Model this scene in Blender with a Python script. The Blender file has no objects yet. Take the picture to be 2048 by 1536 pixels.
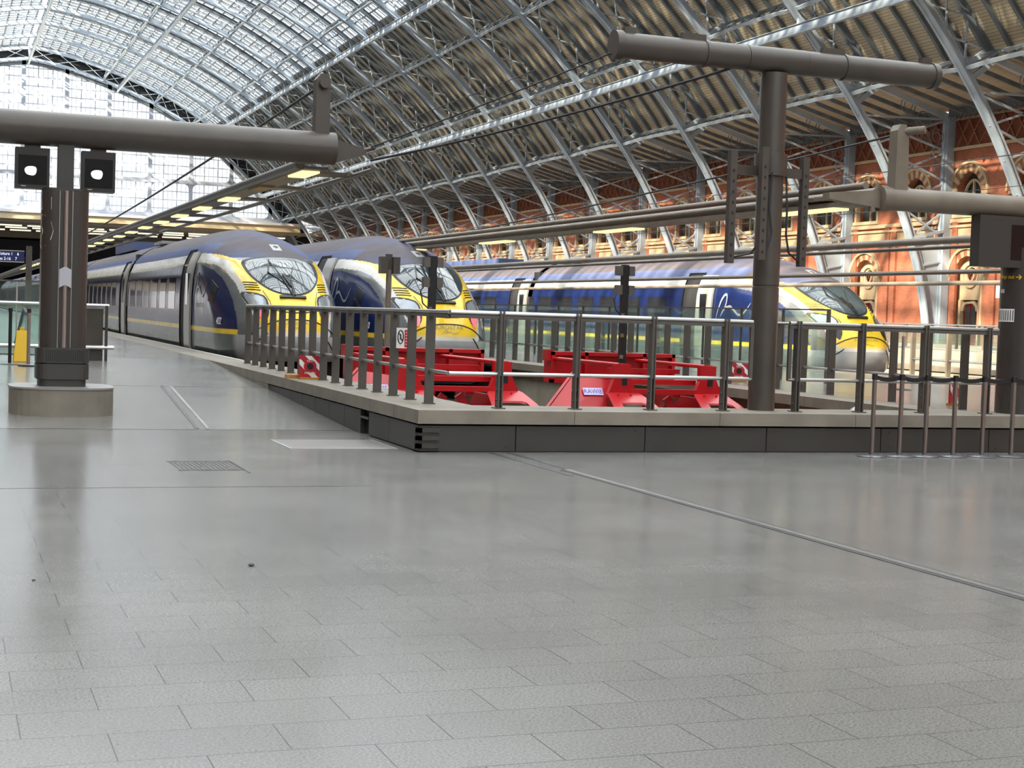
import bpy, bmesh, math, random
from mathutils import Vector, Matrix
from mathutils.geometry import tessellate_polygon
random.seed(7)
S = bpy.context.scene
COL = S.collection
# ---------------------------------------------------------------- camera
F_PX, CXP, CYP, EYE = 3093.0, 1024.0, 768.0, 1.56
def _cam_axes():
    ry = Vector((-115.0-CXP, 592.0-CYP, F_PX)).normalized()
    rx = Vector((9400.0-CXP, 910.0-CYP, F_PX)).normalized()
    rx = (rx-ry*rx.dot(ry)).normalized()
    rz = rx.cross(ry)
    if rz.y > 0: rz = -rz
    return rx, ry, rz
RX, RY, RZ = _cam_axes()
right = Vector((RX.x, RY.x, RZ.x)); down = Vector((RX.y, RY.y, RZ.y)); fwd = Vector((RX.z, RY.z, RZ.z))
cam = bpy.data.cameras.new('camera'); camo = bpy.data.objects.new('camera', cam); COL.objects.link(camo)
m = Matrix.Identity(4)
for i in range(3):
    m[i][0] = right[i]; m[i][1] = -down[i]; m[i][2] = -fwd[i]
m[0][3], m[1][3], m[2][3] = 0.0, 0.0, EYE
camo.matrix_world = m
cam.sensor_width = 36.0; cam.lens = F_PX/2048.0*36.0
cam.clip_start = 0.1; cam.clip_end = 1500
S.camera = camo
# ---------------------------------------------------------------- world, sun, exposure
w = bpy.data.worlds.new('sky'); S.world = w; w.use_nodes = True
nt = w.node_tree; bg = nt.nodes['Background']
tc = nt.nodes.new('ShaderNodeTexCoord'); sp = nt.nodes.new('ShaderNodeSeparateXYZ')
nt.links.new(tc.outputs['Generated'], sp.inputs[0])
rp = nt.nodes.new('ShaderNodeValToRGB'); nt.links.new(sp.outputs['Z'], rp.inputs[0])
rp.color_ramp.elements[0].position = 0.17; rp.color_ramp.elements[0].color = (0.165, 0.160, 0.164, 1)
rp.color_ramp.elements[1].position = 0.55; rp.color_ramp.elements[1].color = (0.98, 0.99, 1.0, 1)
nt.links.new(rp.outputs[0], bg.inputs[0]); bg.inputs[1].default_value = 6.5
sd = bpy.data.lights.new('sun', 'SUN'); sun = bpy.data.objects.new('sun', sd); COL.objects.link(sun)
sd.energy = 25.0; sd.angle = math.radians(0.9); sd.color = (1.0, 0.83, 0.62)
sun.rotation_euler = Vector((1.0, 0.42, -0.74)).to_track_quat('-Z', 'Y').to_euler()
sun.location = (-40, -30, 60)
S.view_settings.view_transform = 'Standard'; S.view_settings.look = 'None'
S.view_settings.gamma = 1.0; S.view_settings.use_curve_mapping = False
S.view_settings.exposure = 0.2
cy = S.cycles
cy.max_bounces = 8; cy.diffuse_bounces = 4; cy.glossy_bounces = 4; cy.transmission_bounces = 4
cy.transparent_max_bounces = 24; cy.caustics_reflective = False; cy.caustics_refractive = False
cy.sample_clamp_indirect = 8.0
try:
    cy.use_denoising = True
    cy.denoiser = 'OPENIMAGEDENOISE'
except Exception: pass

# ---------------------------------------------------------------- materials
MATS = {}
def mat(name, col, rough=0.5, metal=0.0, noise=0.0, nscale=3.0, bump=0.0, bscale=30.0, spec=0.5, emit=0.0, coat=0.0, col2=None):
    if name in MATS: return MATS[name]
    mt = bpy.data.materials.new(name); mt.use_nodes = True; n = mt.node_tree; b = n.nodes['Principled BSDF']
    c = (*col, 1) if len(col) == 3 else col
    b.inputs['Base Color'].default_value = c; b.inputs['Roughness'].default_value = rough
    b.inputs['Metallic'].default_value = metal; b.inputs['Specular IOR Level'].default_value = spec
    if coat: b.inputs['Coat Weight'].default_value = coat; b.inputs['Coat Roughness'].default_value = 0.05
    if emit: b.inputs['Emission Color'].default_value = c; b.inputs['Emission Strength'].default_value = emit
    if noise or bump:
        t = n.nodes.new('ShaderNodeTexCoord')
    if noise:
        x = n.nodes.new('ShaderNodeTexNoise'); x.inputs['Scale'].default_value = nscale; x.inputs['Detail'].default_value = 5
        r = n.nodes.new('ShaderNodeMapRange'); r.inputs[1].default_value = 0.3; r.inputs[2].default_value = 0.7
        n.links.new(t.outputs['Object'], x.inputs['Vector']); n.links.new(x.outputs['Fac'], r.inputs[0])
        k = n.nodes.new('ShaderNodeMix'); k.data_type = 'RGBA'
        d = col2 if col2 else tuple(v*(1-noise) for v in col[:3])
        k.inputs[6].default_value = c; k.inputs[7].default_value = (*d, 1)
        n.links.new(r.outputs[0], k.inputs[0]); n.links.new(k.outputs[2], b.inputs['Base Color'])
    if bump:
        x = n.nodes.new('ShaderNodeTexNoise'); x.inputs['Scale'].default_value = bscale; x.inputs['Detail'].default_value = 3
        n.links.new(t.outputs['Object'], x.inputs['Vector'])
        u = n.nodes.new('ShaderNodeBump'); u.inputs['Strength'].default_value = bump; u.inputs['Distance'].default_value = 0.01
        n.links.new(x.outputs['Fac'], u.inputs['Height']); n.links.new(u.outputs[0], b.inputs['Normal'])
    MATS[name] = mt; return mt
def glass(name, tint=(0.85, 0.95, 0.92), gloss=0.12, body=0.0):
    if name in MATS: return MATS[name]
    mt = bpy.data.materials.new(name); mt.use_nodes = True; n = mt.node_tree
    n.nodes.remove(n.nodes['Principled BSDF']); out = n.nodes['Material Output']
    tr = n.nodes.new('ShaderNodeBsdfTransparent'); tr.inputs[0].default_value = (*tint, 1)
    gl = n.nodes.new('ShaderNodeBsdfGlossy'); gl.inputs['Roughness'].default_value = 0.03; gl.inputs[0].default_value = (.9, .95, .95, 1)
    fr = n.nodes.new('ShaderNodeFresnel'); fr.inputs[0].default_value = 1.45
    ad = n.nodes.new('ShaderNodeMath'); ad.operation = 'MULTIPLY_ADD'; ad.inputs[1].default_value = 0.35; ad.inputs[2].default_value = gloss*0.1
    n.links.new(fr.outputs[0], ad.inputs[0])
    mx = n.nodes.new('ShaderNodeMixShader'); n.links.new(ad.outputs[0], mx.inputs[0]); n.links.new(tr.outputs[0], mx.inputs[1]); n.links.new(gl.outputs[0], mx.inputs[2])
    last = mx
    if body:
        df = n.nodes.new('ShaderNodeBsdfDiffuse'); df.inputs[0].default_value = (tint[0]*.7, tint[1]*.7, tint[2]*.7, 1)
        m2 = n.nodes.new('ShaderNodeMixShader'); m2.inputs[0].default_value = body
        n.links.new(mx.outputs[0], m2.inputs[1]); n.links.new(df.outputs[0], m2.inputs[2]); last = m2
    n.links.new(last.outputs[0], out.inputs[0]); MATS[name] = mt; return mt

STEEL = mat('painted_steel', (0.43, 0.52, 0.62), 0.36, 0.0, 0.35, 0.9, spec=0.7, col2=(0.30, 0.36, 0.43))
STEELD = mat('painted_steel_dark', (0.18, 0.215, 0.25), 0.5, 0.0, 0.4, 1.5)
GABLE = mat('gable_paint', (0.33, 0.37, 0.44), 0.6)
BROWN = mat('column_paint', (0.056, 0.048, 0.041), 0.38, 0.1, 0.35, 2.5, spec=0.5, col2=(0.076, 0.062, 0.051))
TAUPE = mat('taupe_paint', (0.20, 0.165, 0.125), 0.45, 0.0, 0.3, 3.0)
FENCE = mat('fence_paint', (0.098, 0.088, 0.078), 0.45, 0.3)
CHROME = mat('brushed_steel', (0.50, 0.485, 0.47), 0.32, 1.0)
STONE = mat('coping_stone', (0.245, 0.215, 0.172), 0.55, 0, 0.35, 2.2, 0.15, 60)
CLAD = mat('grey_cladding', (0.044, 0.042, 0.037), 0.42, 0, 0.25, 1.2)
CONC = mat('concrete', (0.40, 0.37, 0.30), 0.7, 0, 0.3, 1.5, 0.2, 20)
RED = mat('buffer_red', (0.50, 0.006, 0.012), 0.30, 0, 0.25, 2.0, spec=0.6)
BLACK = mat('black_paint', (0.006, 0.006, 0.007), 0.5)
DARK = mat('dark_gap', (0.012, 0.012, 0.014), 0.8)
WHITE = mat('white_paint', (0.8, 0.8, 0.78), 0.5)
YEL = mat('sign_yellow', (0.75, 0.45, 0.01), 0.5)
GLASS = glass('green_glass', (0.90, 0.975, 0.95), 0.15, 0.04)
ROOFG = glass('roof_glass', (0.93, 0.97, 0.98), 0.05)
RUBBER = mat('rubber', (0.015, 0.015, 0.016), 0.6)
RAILM = mat('rail_steel', (0.25, 0.2, 0.16), 0.45, 0.8)
BALLAST = mat('track_slab', (0.10, 0.075, 0.06), 0.9, 0, 0.4, 4)
PITD = mat('pit_wall_dark', (0.10, 0.035, 0.025), 0.8, 0, 0.4, 2)
def lampmat(n_, c, e): return mat(n_, c, 0.5, emit=e)
LAMP = lampmat('lamp_panel', (1.0, 0.88, 0.45), 0.95)

# ---------------------------------------------------------------- mesh builder
class MB:
    def __init__(s): s.v = []; s.f = []; s.m = []; s.k = 0
    def face(s, idx): s.f.append(idx); s.m.append(s.k)
    def box(s, x0, x1, y0, y1, z0, z1):
        b = len(s.v)
        s.v += [(x, y, z) for z in (z0, z1) for y in (y0, y1) for x in (x0, x1)]
        for q in ((0,2,3,1),(4,5,7,6),(0,1,5,4),(2,6,7,3),(0,4,6,2),(1,3,7,5)): s.face(tuple(b+i for i in q))
        return s
    def beam(s, p, q, wd, ht, up=(0, 0, 1)):
        p = Vector(p); q = Vector(q); d = (q-p); 
        if d.length < 1e-6: return s
        d.normalize(); u = Vector(up)
        if abs(d.dot(u)) > 0.99: u = Vector((1, 0, 0)) if abs(d.x) < .9 else Vector((0, 1, 0))
        a = d.cross(u).normalized(); c = a.cross(d).normalized()
        b = len(s.v)
        for o in (p, q):
            for i, j in ((-1,-1),(1,-1),(1,1),(-1,1)):
                s.v.append(tuple(o+a*(i*wd/2)+c*(j*ht/2)))
        for k in ((0,3,2,1),(4,5,6,7),(0,1,5,4),(1,2,6,5),(2,3,7,6),(3,0,4,7)): s.face(tuple(b+i for i in k))
        return s
    def tube(s, pts, r, n=12, cap=True):
        pts = [Vector(p) for p in pts]; b = len(s.v); rr = r if isinstance(r, (list, tuple)) else [r]*len(pts)
        ref = None
        for i, p in enumerate(pts):
            if i == 0: d = pts[1]-p
            elif i == len(pts)-1: d = p-pts[i-1]
            else: d = (pts[i+1]-p).normalized()+(p-pts[i-1]).normalized()
            d.normalize()
            if ref is None: ref = Vector((0, 0, 1)) if abs(d.z) < .9 else Vector((1, 0, 0))
            a = d.cross(ref).normalized(); c = a.cross(d).normalized(); ref = c
            for k in range(n):
                t = 2*math.pi*k/n; s.v.append(tuple(p+a*(math.cos(t)*rr[i])+c*(math.sin(t)*rr[i])))
        for i in range(len(pts)-1):
            for k in range(n):
                k2 = (k+1) % n; s.face((b+i*n+k, b+i*n+k2, b+(i+1)*n+k2, b+(i+1)*n+k))
        if cap:
            s.face(tuple(b+k for k in reversed(range(n)))); e = b+(len(pts)-1)*n; s.face(tuple(e+k for k in range(n)))
        return s
    def lathe(s, cx, cy, prof, n=32):
        b = len(s.v)
        for r, z in prof:
            for k in range(n): t = 2*math.pi*k/n; s.v.append((cx+r*math.cos(t), cy+r*math.sin(t), z))
        for i in range(len(prof)-1):
            for k in range(n):
                k2 = (k+1) % n; s.face((b+i*n+k, b+i*n+k2, b+(i+1)*n+k2, b+(i+1)*n+k))
        s.face(tuple(b+k for k in reversed(range(n)))); e = b+(len(prof)-1)*n; s.face(tuple(e+k for k in range(n)))
        return s
    def prism(s, poly, fn, a, c):
        # poly: 2D outline; fn(u, v, d) -> 3D ; d runs a..c
        n = len(poly); b = len(s.v)
        for d in (a, c): s.v += [tuple(fn(u, v, d)) for u, v in poly]
        tri = tessellate_polygon([[Vector((u, v, 0)) for u, v in poly]])
        for t in tri:
            s.face(tuple(b+i for i in t)); s.face(tuple(b+n+i for i in reversed(t)))
        for i in range(n):
            j = (i+1) % n; s.face((b+i, b+j, b+n+j, b+n+i))
        return s
    def plate(s, outer, holes, fn, a, c):
        loops = [outer]+holes; flat = [p for l in loops for p in l]; n = len(flat); b = len(s.v)
        for d in (a, c): s.v += [tuple(fn(u, v, d)) for u, v in flat]
        tri = tessellate_polygon([[Vector((u, v, 0)) for u, v in l] for l in loops])
        for t in tri:
            s.face(tuple(b+i for i in t)); s.face(tuple(b+n+i for i in reversed(t)))
        o = 0
        for l in loops:
            for i in range(len(l)):
                j = (i+1) % len(l); s.face((b+o+i, b+o+j, b+n+o+j, b+n+o+i))
            o += len(l)
        return s
    def arcbox(s, pts, nor, n0, n1, y0, y1):
        b = len(s.v)
        for (x, z), (nx, nz) in zip(pts, nor):
            for n_, y in ((n0, y0), (n0, y1), (n1, y1), (n1, y0)): s.v.append((x+nx*n_, y, z+nz*n_))
        L = len(pts)
        for i in range(L-1):
            for k in range(4):
                k2 = (k+1) % 4; s.face((b+i*4+k, b+i*4+k2, b+(i+1)*4+k2, b+(i+1)*4+k))
        s.face((b, b+3, b+2, b+1)); e = b+(L-1)*4; s.face((e, e+1, e+2, e+3))
        return s
    def build(s, name, mats, parent=None, smooth=False, fix=True):
        me = bpy.data.meshes.new(name); me.from_pydata(s.v, [], s.f)
        if not isinstance(mats, (list, tuple)): mats = [mats]
        for q in mats: me.materials.append(q)
        if any(s.m): me.polygons.foreach_set('material_index', s.m)
        if fix:
            bm = bmesh.new(); bm.from_mesh(me); bmesh.ops.recalc_face_normals(bm, faces=bm.faces); bm.to_mesh(me); bm.free()
        if smooth:
            me.polygons.foreach_set('use_smooth', [True]*len(me.polygons))
            try: me.set_sharp_from_angle(angle=math.radians(40))
            except Exception: pass
        me.update()
        o = bpy.data.objects.new(name, me); COL.objects.link(o)
        if parent is not None: o.parent = parent
        return o
def tag(o, label=None, cat=None, group=None, kind=None):
    if label: o['label'] = label
    if cat: o['category'] = cat
    if group: o['group'] = group
    if kind: o['kind'] = kind
    return o
def struct(o): o['kind'] = 'structure'; return o
def thing(name, label, cat, loc=(0, 0, 0), group=None, rz=0):
    o = bpy.data.objects.new(name, None); COL.objects.link(o); o.location = loc; o.rotation_euler = (0, 0, rz)
    return tag(o, label, cat, group)
def copy_tree(o, parent=None):
    c = o.copy(); COL.objects.link(c)
    if parent is not None: c.parent = parent
    for ch in [q for q in bpy.data.objects if q.parent == o and q != c]: copy_tree(ch, c)
    return c
def ordn(i):
    W_ = 'first second third fourth fifth sixth seventh eighth ninth tenth eleventh twelfth thirteenth fourteenth fifteenth sixteenth seventeenth eighteenth nineteenth twentieth'.split()
    return W_[i] if i < len(W_) else W_[9]
def card(i): return 'one two three four five six seven eight nine ten eleven twelve thirteen fourteen fifteen sixteen seventeen'.split()[i-1]
XZ = lambda y0: (lambda u, v, d: (u, y0+d, v))
def text_mesh(txt, size, font_w=0.0):
    cu = bpy.data.curves.new('lettering', 'FONT'); cu.body = txt; cu.size = size; cu.align_x = 'CENTER'; cu.resolution_u = 3; cu.offset = font_w*size
    to = bpy.data.objects.new('lettering', cu); COL.objects.link(to)
    dg = bpy.context.evaluated_depsgraph_get(); me = bpy.data.meshes.new_from_object(to.evaluated_get(dg))
    vs = [tuple(v.co) for v in me.vertices]; fs = [tuple(p.vertices) for p in me.polygons]
    bpy.data.objects.remove(to); bpy.data.curves.remove(cu); bpy.data.meshes.remove(me)
    return vs, fs
def letter(txt, size, fn, name, material, parent, bold=.0):
    vs, fs = text_mesh(txt, size, bold); mb = MB(); mb.v = [tuple(fn(x, y)) for x, y, _ in vs]
    for f in fs: mb.face(f)
    return mb.build(name, material, parent, fix=False)
# ================================================================ SETTING: floors
def floormat(name, dark=1.0):
    mt = bpy.data.materials.new(name); mt.use_nodes = True; n = mt.node_tree; b = n.nodes['Principled BSDF']; L = n.links
    t = n.nodes.new('ShaderNodeTexCoord'); mp = n.nodes.new('ShaderNodeMapping'); mp.inputs['Location'].default_value = (-0.585, -0.07, 0)
    L.new(t.outputs['Object'], mp.inputs['Vector'])
    br = n.nodes.new('ShaderNodeTexBrick'); br.offset = 0.5; br.inputs['Scale'].default_value = 1.0
    br.inputs['Brick Width'].default_value = 0.6; br.inputs['Row Height'].default_value = 0.35
    br.inputs['Mortar Size'].default_value = 0.0030; br.inputs['Mortar Smooth'].default_value = 0.3
    br.inputs['Color1'].default_value = (0.165*dark, 0.160*dark, 0.151*dark, 1); br.inputs['Color2'].default_value = (0.178*dark, 0.173*dark, 0.164*dark, 1)
    br.inputs['Mortar'].default_value = (0.035, 0.035, 0.033, 1); br.inputs['Bias'].default_value = 0.0
    L.new(mp.outputs[0], br.inputs['Vector'])
    n1 = n.nodes.new('ShaderNodeTexNoise'); n1.inputs['Scale'].default_value = 90; n1.inputs['Detail'].default_value = 2; L.new(t.outputs['Object'], n1.inputs['Vector'])
    r1 = n.nodes.new('ShaderNodeMapRange'); r1.inputs[1].default_value = .3; r1.inputs[2].default_value = .7; r1.inputs[3].default_value = .68; r1.inputs[4].default_value = 1.30; L.new(n1.outputs['Fac'], r1.inputs[0])
    n2 = n.nodes.new('ShaderNodeTexNoise'); n2.inputs['Scale'].default_value = 0.7; n2.inputs['Detail'].default_value = 4; L.new(t.outputs['Object'], n2.inputs['Vector'])
    r2 = n.nodes.new('ShaderNodeMapRange'); r2.inputs[1].default_value = .3; r2.inputs[2].default_value = .7; r2.inputs[3].default_value = .92; r2.inputs[4].default_value = 1.06; L.new(n2.outputs['Fac'], r2.inputs[0])
    mu = n.nodes.new('ShaderNodeMath'); mu.operation = 'MULTIPLY'; L.new(r1.outputs[0], mu.inputs[0]); L.new(r2.outputs[0], mu.inputs[1])
    vm = n.nodes.new('ShaderNodeVectorMath'); vm.operation = 'SCALE'; L.new(br.outputs['Color'], vm.inputs[0]); L.new(mu.outputs[0], vm.inputs['Scale'])
    L.new(vm.outputs[0], b.inputs['Base Color'])
    r3 = n.nodes.new('ShaderNodeMapRange'); r3.inputs[3].default_value = .13; r3.inputs[4].default_value = .27; L.new(n2.outputs['Fac'], r3.inputs[0]); L.new(r3.outputs[0], b.inputs['Roughness'])
    bp = n.nodes.new('ShaderNodeBump'); bp.inputs['Strength'].default_value = 0.03; bp.inputs['Distance'].default_value = 0.004; L.new(n1.outputs['Fac'], bp.inputs['Height']); L.new(bp.outputs[0], b.inputs['Normal'])
    b.inputs['Specular IOR Level'].default_value = 0.75
    return mt
FLOOR = floormat('granite_paving'); PLAT = floormat('platform_paving', 1.15)
PW = 4.97          # left face of the raised plinth
def quad(mb, *pts):
    b = len(mb.v); mb.v += list(pts); mb.face(tuple(range(b, b+len(pts))))
mb = MB(); quad(mb, (-40, -34, 0), (70, -34, 0), (70, 16.5, 0), (-40, 16.5, 0)); quad(mb, (-40, 16.5, 0), (PW+.2, 16.5, 0), (PW+.2, 19.4, 0), (-40, 19.4, 0))
struct(mb.build('floor', FLOOR, fix=False))
mb = MB(); quad(mb, (-40, 19.4, 0), (PW+.2, 19.4, 0), (PW+.2, 30.8, .47), (-40, 30.8, .47)); struct(mb.build('floor', FLOOR, fix=False))
mb = MB(); mb.box(-40, 5.60, 30.8, 420, .25, .469); struct(mb.build('floor', PLAT))
mb = MB(); mb.box(12.65, 60, 17.4, 30.2, .25, .469); mb.box(12.65, 20.3, 30.2, 420, .25, .469); mb.box(27.6, 60, 30.2, 420, .25, .469); struct(mb.build('floor', PLAT))
# pit bed and pit walls
mb = MB(); mb.box(5.5, 12.8, 17.3, 420, -.75, -.48); mb.box(20, 28, 30.0, 420, -.75, -.48); struct(mb.build('floor', BALLAST))
mb = MB(); mb.box(5.50, 5.62, 17.4, 420, -.5, .3); mb.box(12.55, 12.75, 17.4, 420, -.5, .3)
mb.box(20.25, 20.4, 30.2, 420, -.5, .3); mb.box(27.5, 27.7, 30.2, 420, -.5, .3); mb.box(20.3, 27.7, 30.0, 30.2, -.5, .3)
struct(mb.build('wall_platform', CONC))
mb = MB(); mb.box(5.2, 12.7, 17.2, 17.4, -.5, .3); struct(mb.build('wall_pit', PITD))
# copings
mb = MB()
def coping(x0, x1, y0, y1, step=1.55, along='y', z0=.32, z1=.472):
    g = .006; t = y0 if along == 'y' else x0; e = y1 if along == 'y' else x1
    while t < e-.01:
        q = min(t+step, e)
        if along == 'y': mb.box(x0, x1, t+g/2, q-g/2, z0, z1)
        else: mb.box(t+g/2, q-g/2, y0, y1, z0, z1)
        t = q
coping(PW, 5.93, 17.4, 31.0, 1.06); coping(PW, 5.72, 31.0, 58, 1.06)
coping(PW, 32, 16.42, 17.4, 1.88, 'x')
coping(12.32, 13.0, 17.4, 60, 1.55); coping(20.45, 20.95, 30.2, 60, 1.55) if False else None
struct(mb.build('trim_coping', STONE))
mb = MB(); mb.box(5.3, 5.72, 58, 420, .32, .472); mb.box(12.32, 12.7, 60, 420, .32, .472); mb.box(20.1, 20.42, 30.2, 420, .32, .472); mb.box(27.45, 27.8, 30.2, 420, .32, .472); mb.box(20.1, 27.8, 29.9, 30.2, .32, .472)
struct(mb.build('trim_platform_edge', STONE))
mb = MB(); mb.box(5.66, 5.70, 31, 420, .473, .476); struct(mb.build('trim_platform_edge', WHITE))
# plinth cladding panels
mb = MB(); mb.box(PW+.10, PW+.3, 16.55, 29.4, -.1, .31); mb.box(PW+.10, 32, 16.55, 17.3, -.1, .31); struct(mb.build('wall_plinth', DARK))
mb = MB()
xs = [PW+.03, 6.15]; 
while xs[-1] < 31: xs.append(xs[-1]+1.62)
for a, b_ in zip(xs, xs[1:]): mb.box(a+.006, b_-.006, 16.46, 16.55, .012, .297)
ys = [16.46, 17.7, 18.62]; y = 19.0
for a, b_ in zip(ys, ys[1:]): mb.box(PW+.03, PW+.1, a+.005, b_-.005, .012, .297)
y = 19.02
while y < 25: mb.box(PW+.03, PW+.1, y+.005, y+.85-.005, -.02, .297); y += .85
for a in range(3): 
    z = .045+a*.088
    mb.box(PW-.012, PW+.27, 16.435, 16.47, z, z+.05); mb.box(PW-.012, PW+.06, 16.435, 16.6, z, z+.05)
for x in [q+.12 for q in xs[1:]]+[q-.12 for q in xs[1:]]:
    for z in (.06, .25): mb.box(x-.008, x+.008, 16.452, 16.46, z-.008, z+.008)
struct(mb.build('trim_cladding', CLAD))
mb = MB(); mb.box(PW+.005, PW+.1, 24.9, 30.7, 0, .32); struct(mb.build('trim_plinth_end', STONE))
mb = MB(); mb.box(PW+.02, PW+.1, 18.62, 19.02, .2, .225); struct(mb.build('trim_pipe', FENCE))
# rails and sleepers
for cxr in (7.35, 10.85, 22.1, 25.8):
    mb = MB(); y0 = 21.5 if cxr < 20 else 31
    for s_ in (-.7175, .7175):
        mb.box(cxr+s_-.035, cxr+s_+.035, y0, 400, -.33, -.30); mb.box(cxr+s_-.012, cxr+s_+.012, y0, 400, -.43, -.33); mb.box(cxr+s_-.07, cxr+s_+.07, y0, 400, -.45, -.43)
    tag(mb.build('railway_track', RAILM), {7.35: 'rusty steel rails under the leftmost parked train', 10.85: 'rusty steel rails under the middle parked train', 22.1: 'rusty steel rails under the sunlit train on the right', 25.8: 'empty rusty steel rails beyond the sunlit train'}[cxr], 'railway track')
# ================================================================ WALL (right, brick)
def brickmat(name, c1, c2, mortar, scale=1.0):
    mt = bpy.data.materials.new(name); mt.use_nodes = True; n = mt.node_tree; b = n.nodes['Principled BSDF']; L = n.links
    t = n.nodes.new('ShaderNodeTexCoord'); s3 = n.nodes.new('ShaderNodeSeparateXYZ'); cb = n.nodes.new('ShaderNodeCombineXYZ')
    L.new(t.outputs['Object'], s3.inputs[0]); L.new(s3.outputs['Y'], cb.inputs[0]); L.new(s3.outputs['Z'], cb.inputs[1])
    br = n.nodes.new('ShaderNodeTexBrick'); br.inputs['Scale'].default_value = scale; br.inputs['Brick Width'].default_value = .23; br.inputs['Row Height'].default_value = .078
    br.inputs['Mortar Size'].default_value = .004; br.inputs['Color1'].default_value = (*c1, 1); br.inputs['Color2'].default_value = (*c2, 1); br.inputs['Mortar'].default_value = (*mortar, 1)
    L.new(cb.outputs[0], br.inputs['Vector'])
    x = n.nodes.new('ShaderNodeTexNoise'); x.inputs['Scale'].default_value = .8; x.inputs['Detail'].default_value = 5; L.new(t.outputs['Object'], x.inputs['Vector'])
    r = n.nodes.new('ShaderNodeMapRange'); r.inputs[1].default_value = .3; r.inputs[2].default_value = .7; r.inputs[3].default_value = .75; r.inputs[4].default_value = 1.12; L.new(x.outputs['Fac'], r.inputs[0])
    v = n.nodes.new('ShaderNodeVectorMath'); v.operation = 'SCALE'; L.new(br.outputs['Color'], v.inputs[0]); L.new(r.outputs[0], v.inputs['Scale']); L.new(v.outputs[0], b.inputs['Base Color'])
    b.inputs['Roughness'].default_value = .85; return mt
BRICK = brickmat('red_brick', (.42, .135, .070), (.36, .105, .052), (.45, .28, .2))
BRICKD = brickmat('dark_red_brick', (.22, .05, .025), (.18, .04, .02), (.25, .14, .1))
CREAM = mat('cream_stone', (.60, .46, .29), .8, 0, .25, 1.5)
TERRA = mat('terracotta', (.36, .15, .075), .8, 0, .2, 2)
DOORR = mat('door_red', (.20, .01, .008), .5)
WGL = mat('window_dark_glass', (.05, .06, .06), .1)
BAY = 8.94; XW = 47.2; P0 = 65.4
YX = lambda x0: (lambda u, v, d: (x0+d, u, v))
def pointed(cy_, zs, hw, hh, n=8, z0=None):
    # pointed arch outline, from the left foot over the apex to the right foot
    R = (hw*hw+hh*hh)/(2*hw); pts = []
    a1 = math.asin(min(1, hh/R))
    for i in range(n+1):
        a = a1*i/n; pts.append((cy_-hw+R-R*math.cos(a), zs+R*math.sin(a)))
    for i in range(n-1, -1, -1):
        a = a1*i/n; pts.append((cy_+hw-R+R*math.cos(a), zs+R*math.sin(a)))
    if z0 is not None: pts = [(cy_-hw, z0)]+pts+[(cy_+hw, z0)]
    return pts
def rnd(cy_, zs, r, n=12, z0=None):
    pts = [(cy_-r*math.cos(math.pi*i/n), zs+r*math.sin(math.pi*i/n)) for i in range(n+1)]
    if z0 is not None: pts = [(cy_-r, z0)]+pts+[(cy_+r, z0)]
    return pts
def ring(mb, outer, inner, x0, x1, alt=None):
    n = len(outer)
    for i in range(n-1):
        if alt is not None: mb.k = alt[i % len(alt)]
        mb.prism([outer[i], outer[i+1], inner[i+1], inner[i]], YX(0), x0, x1)
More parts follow.
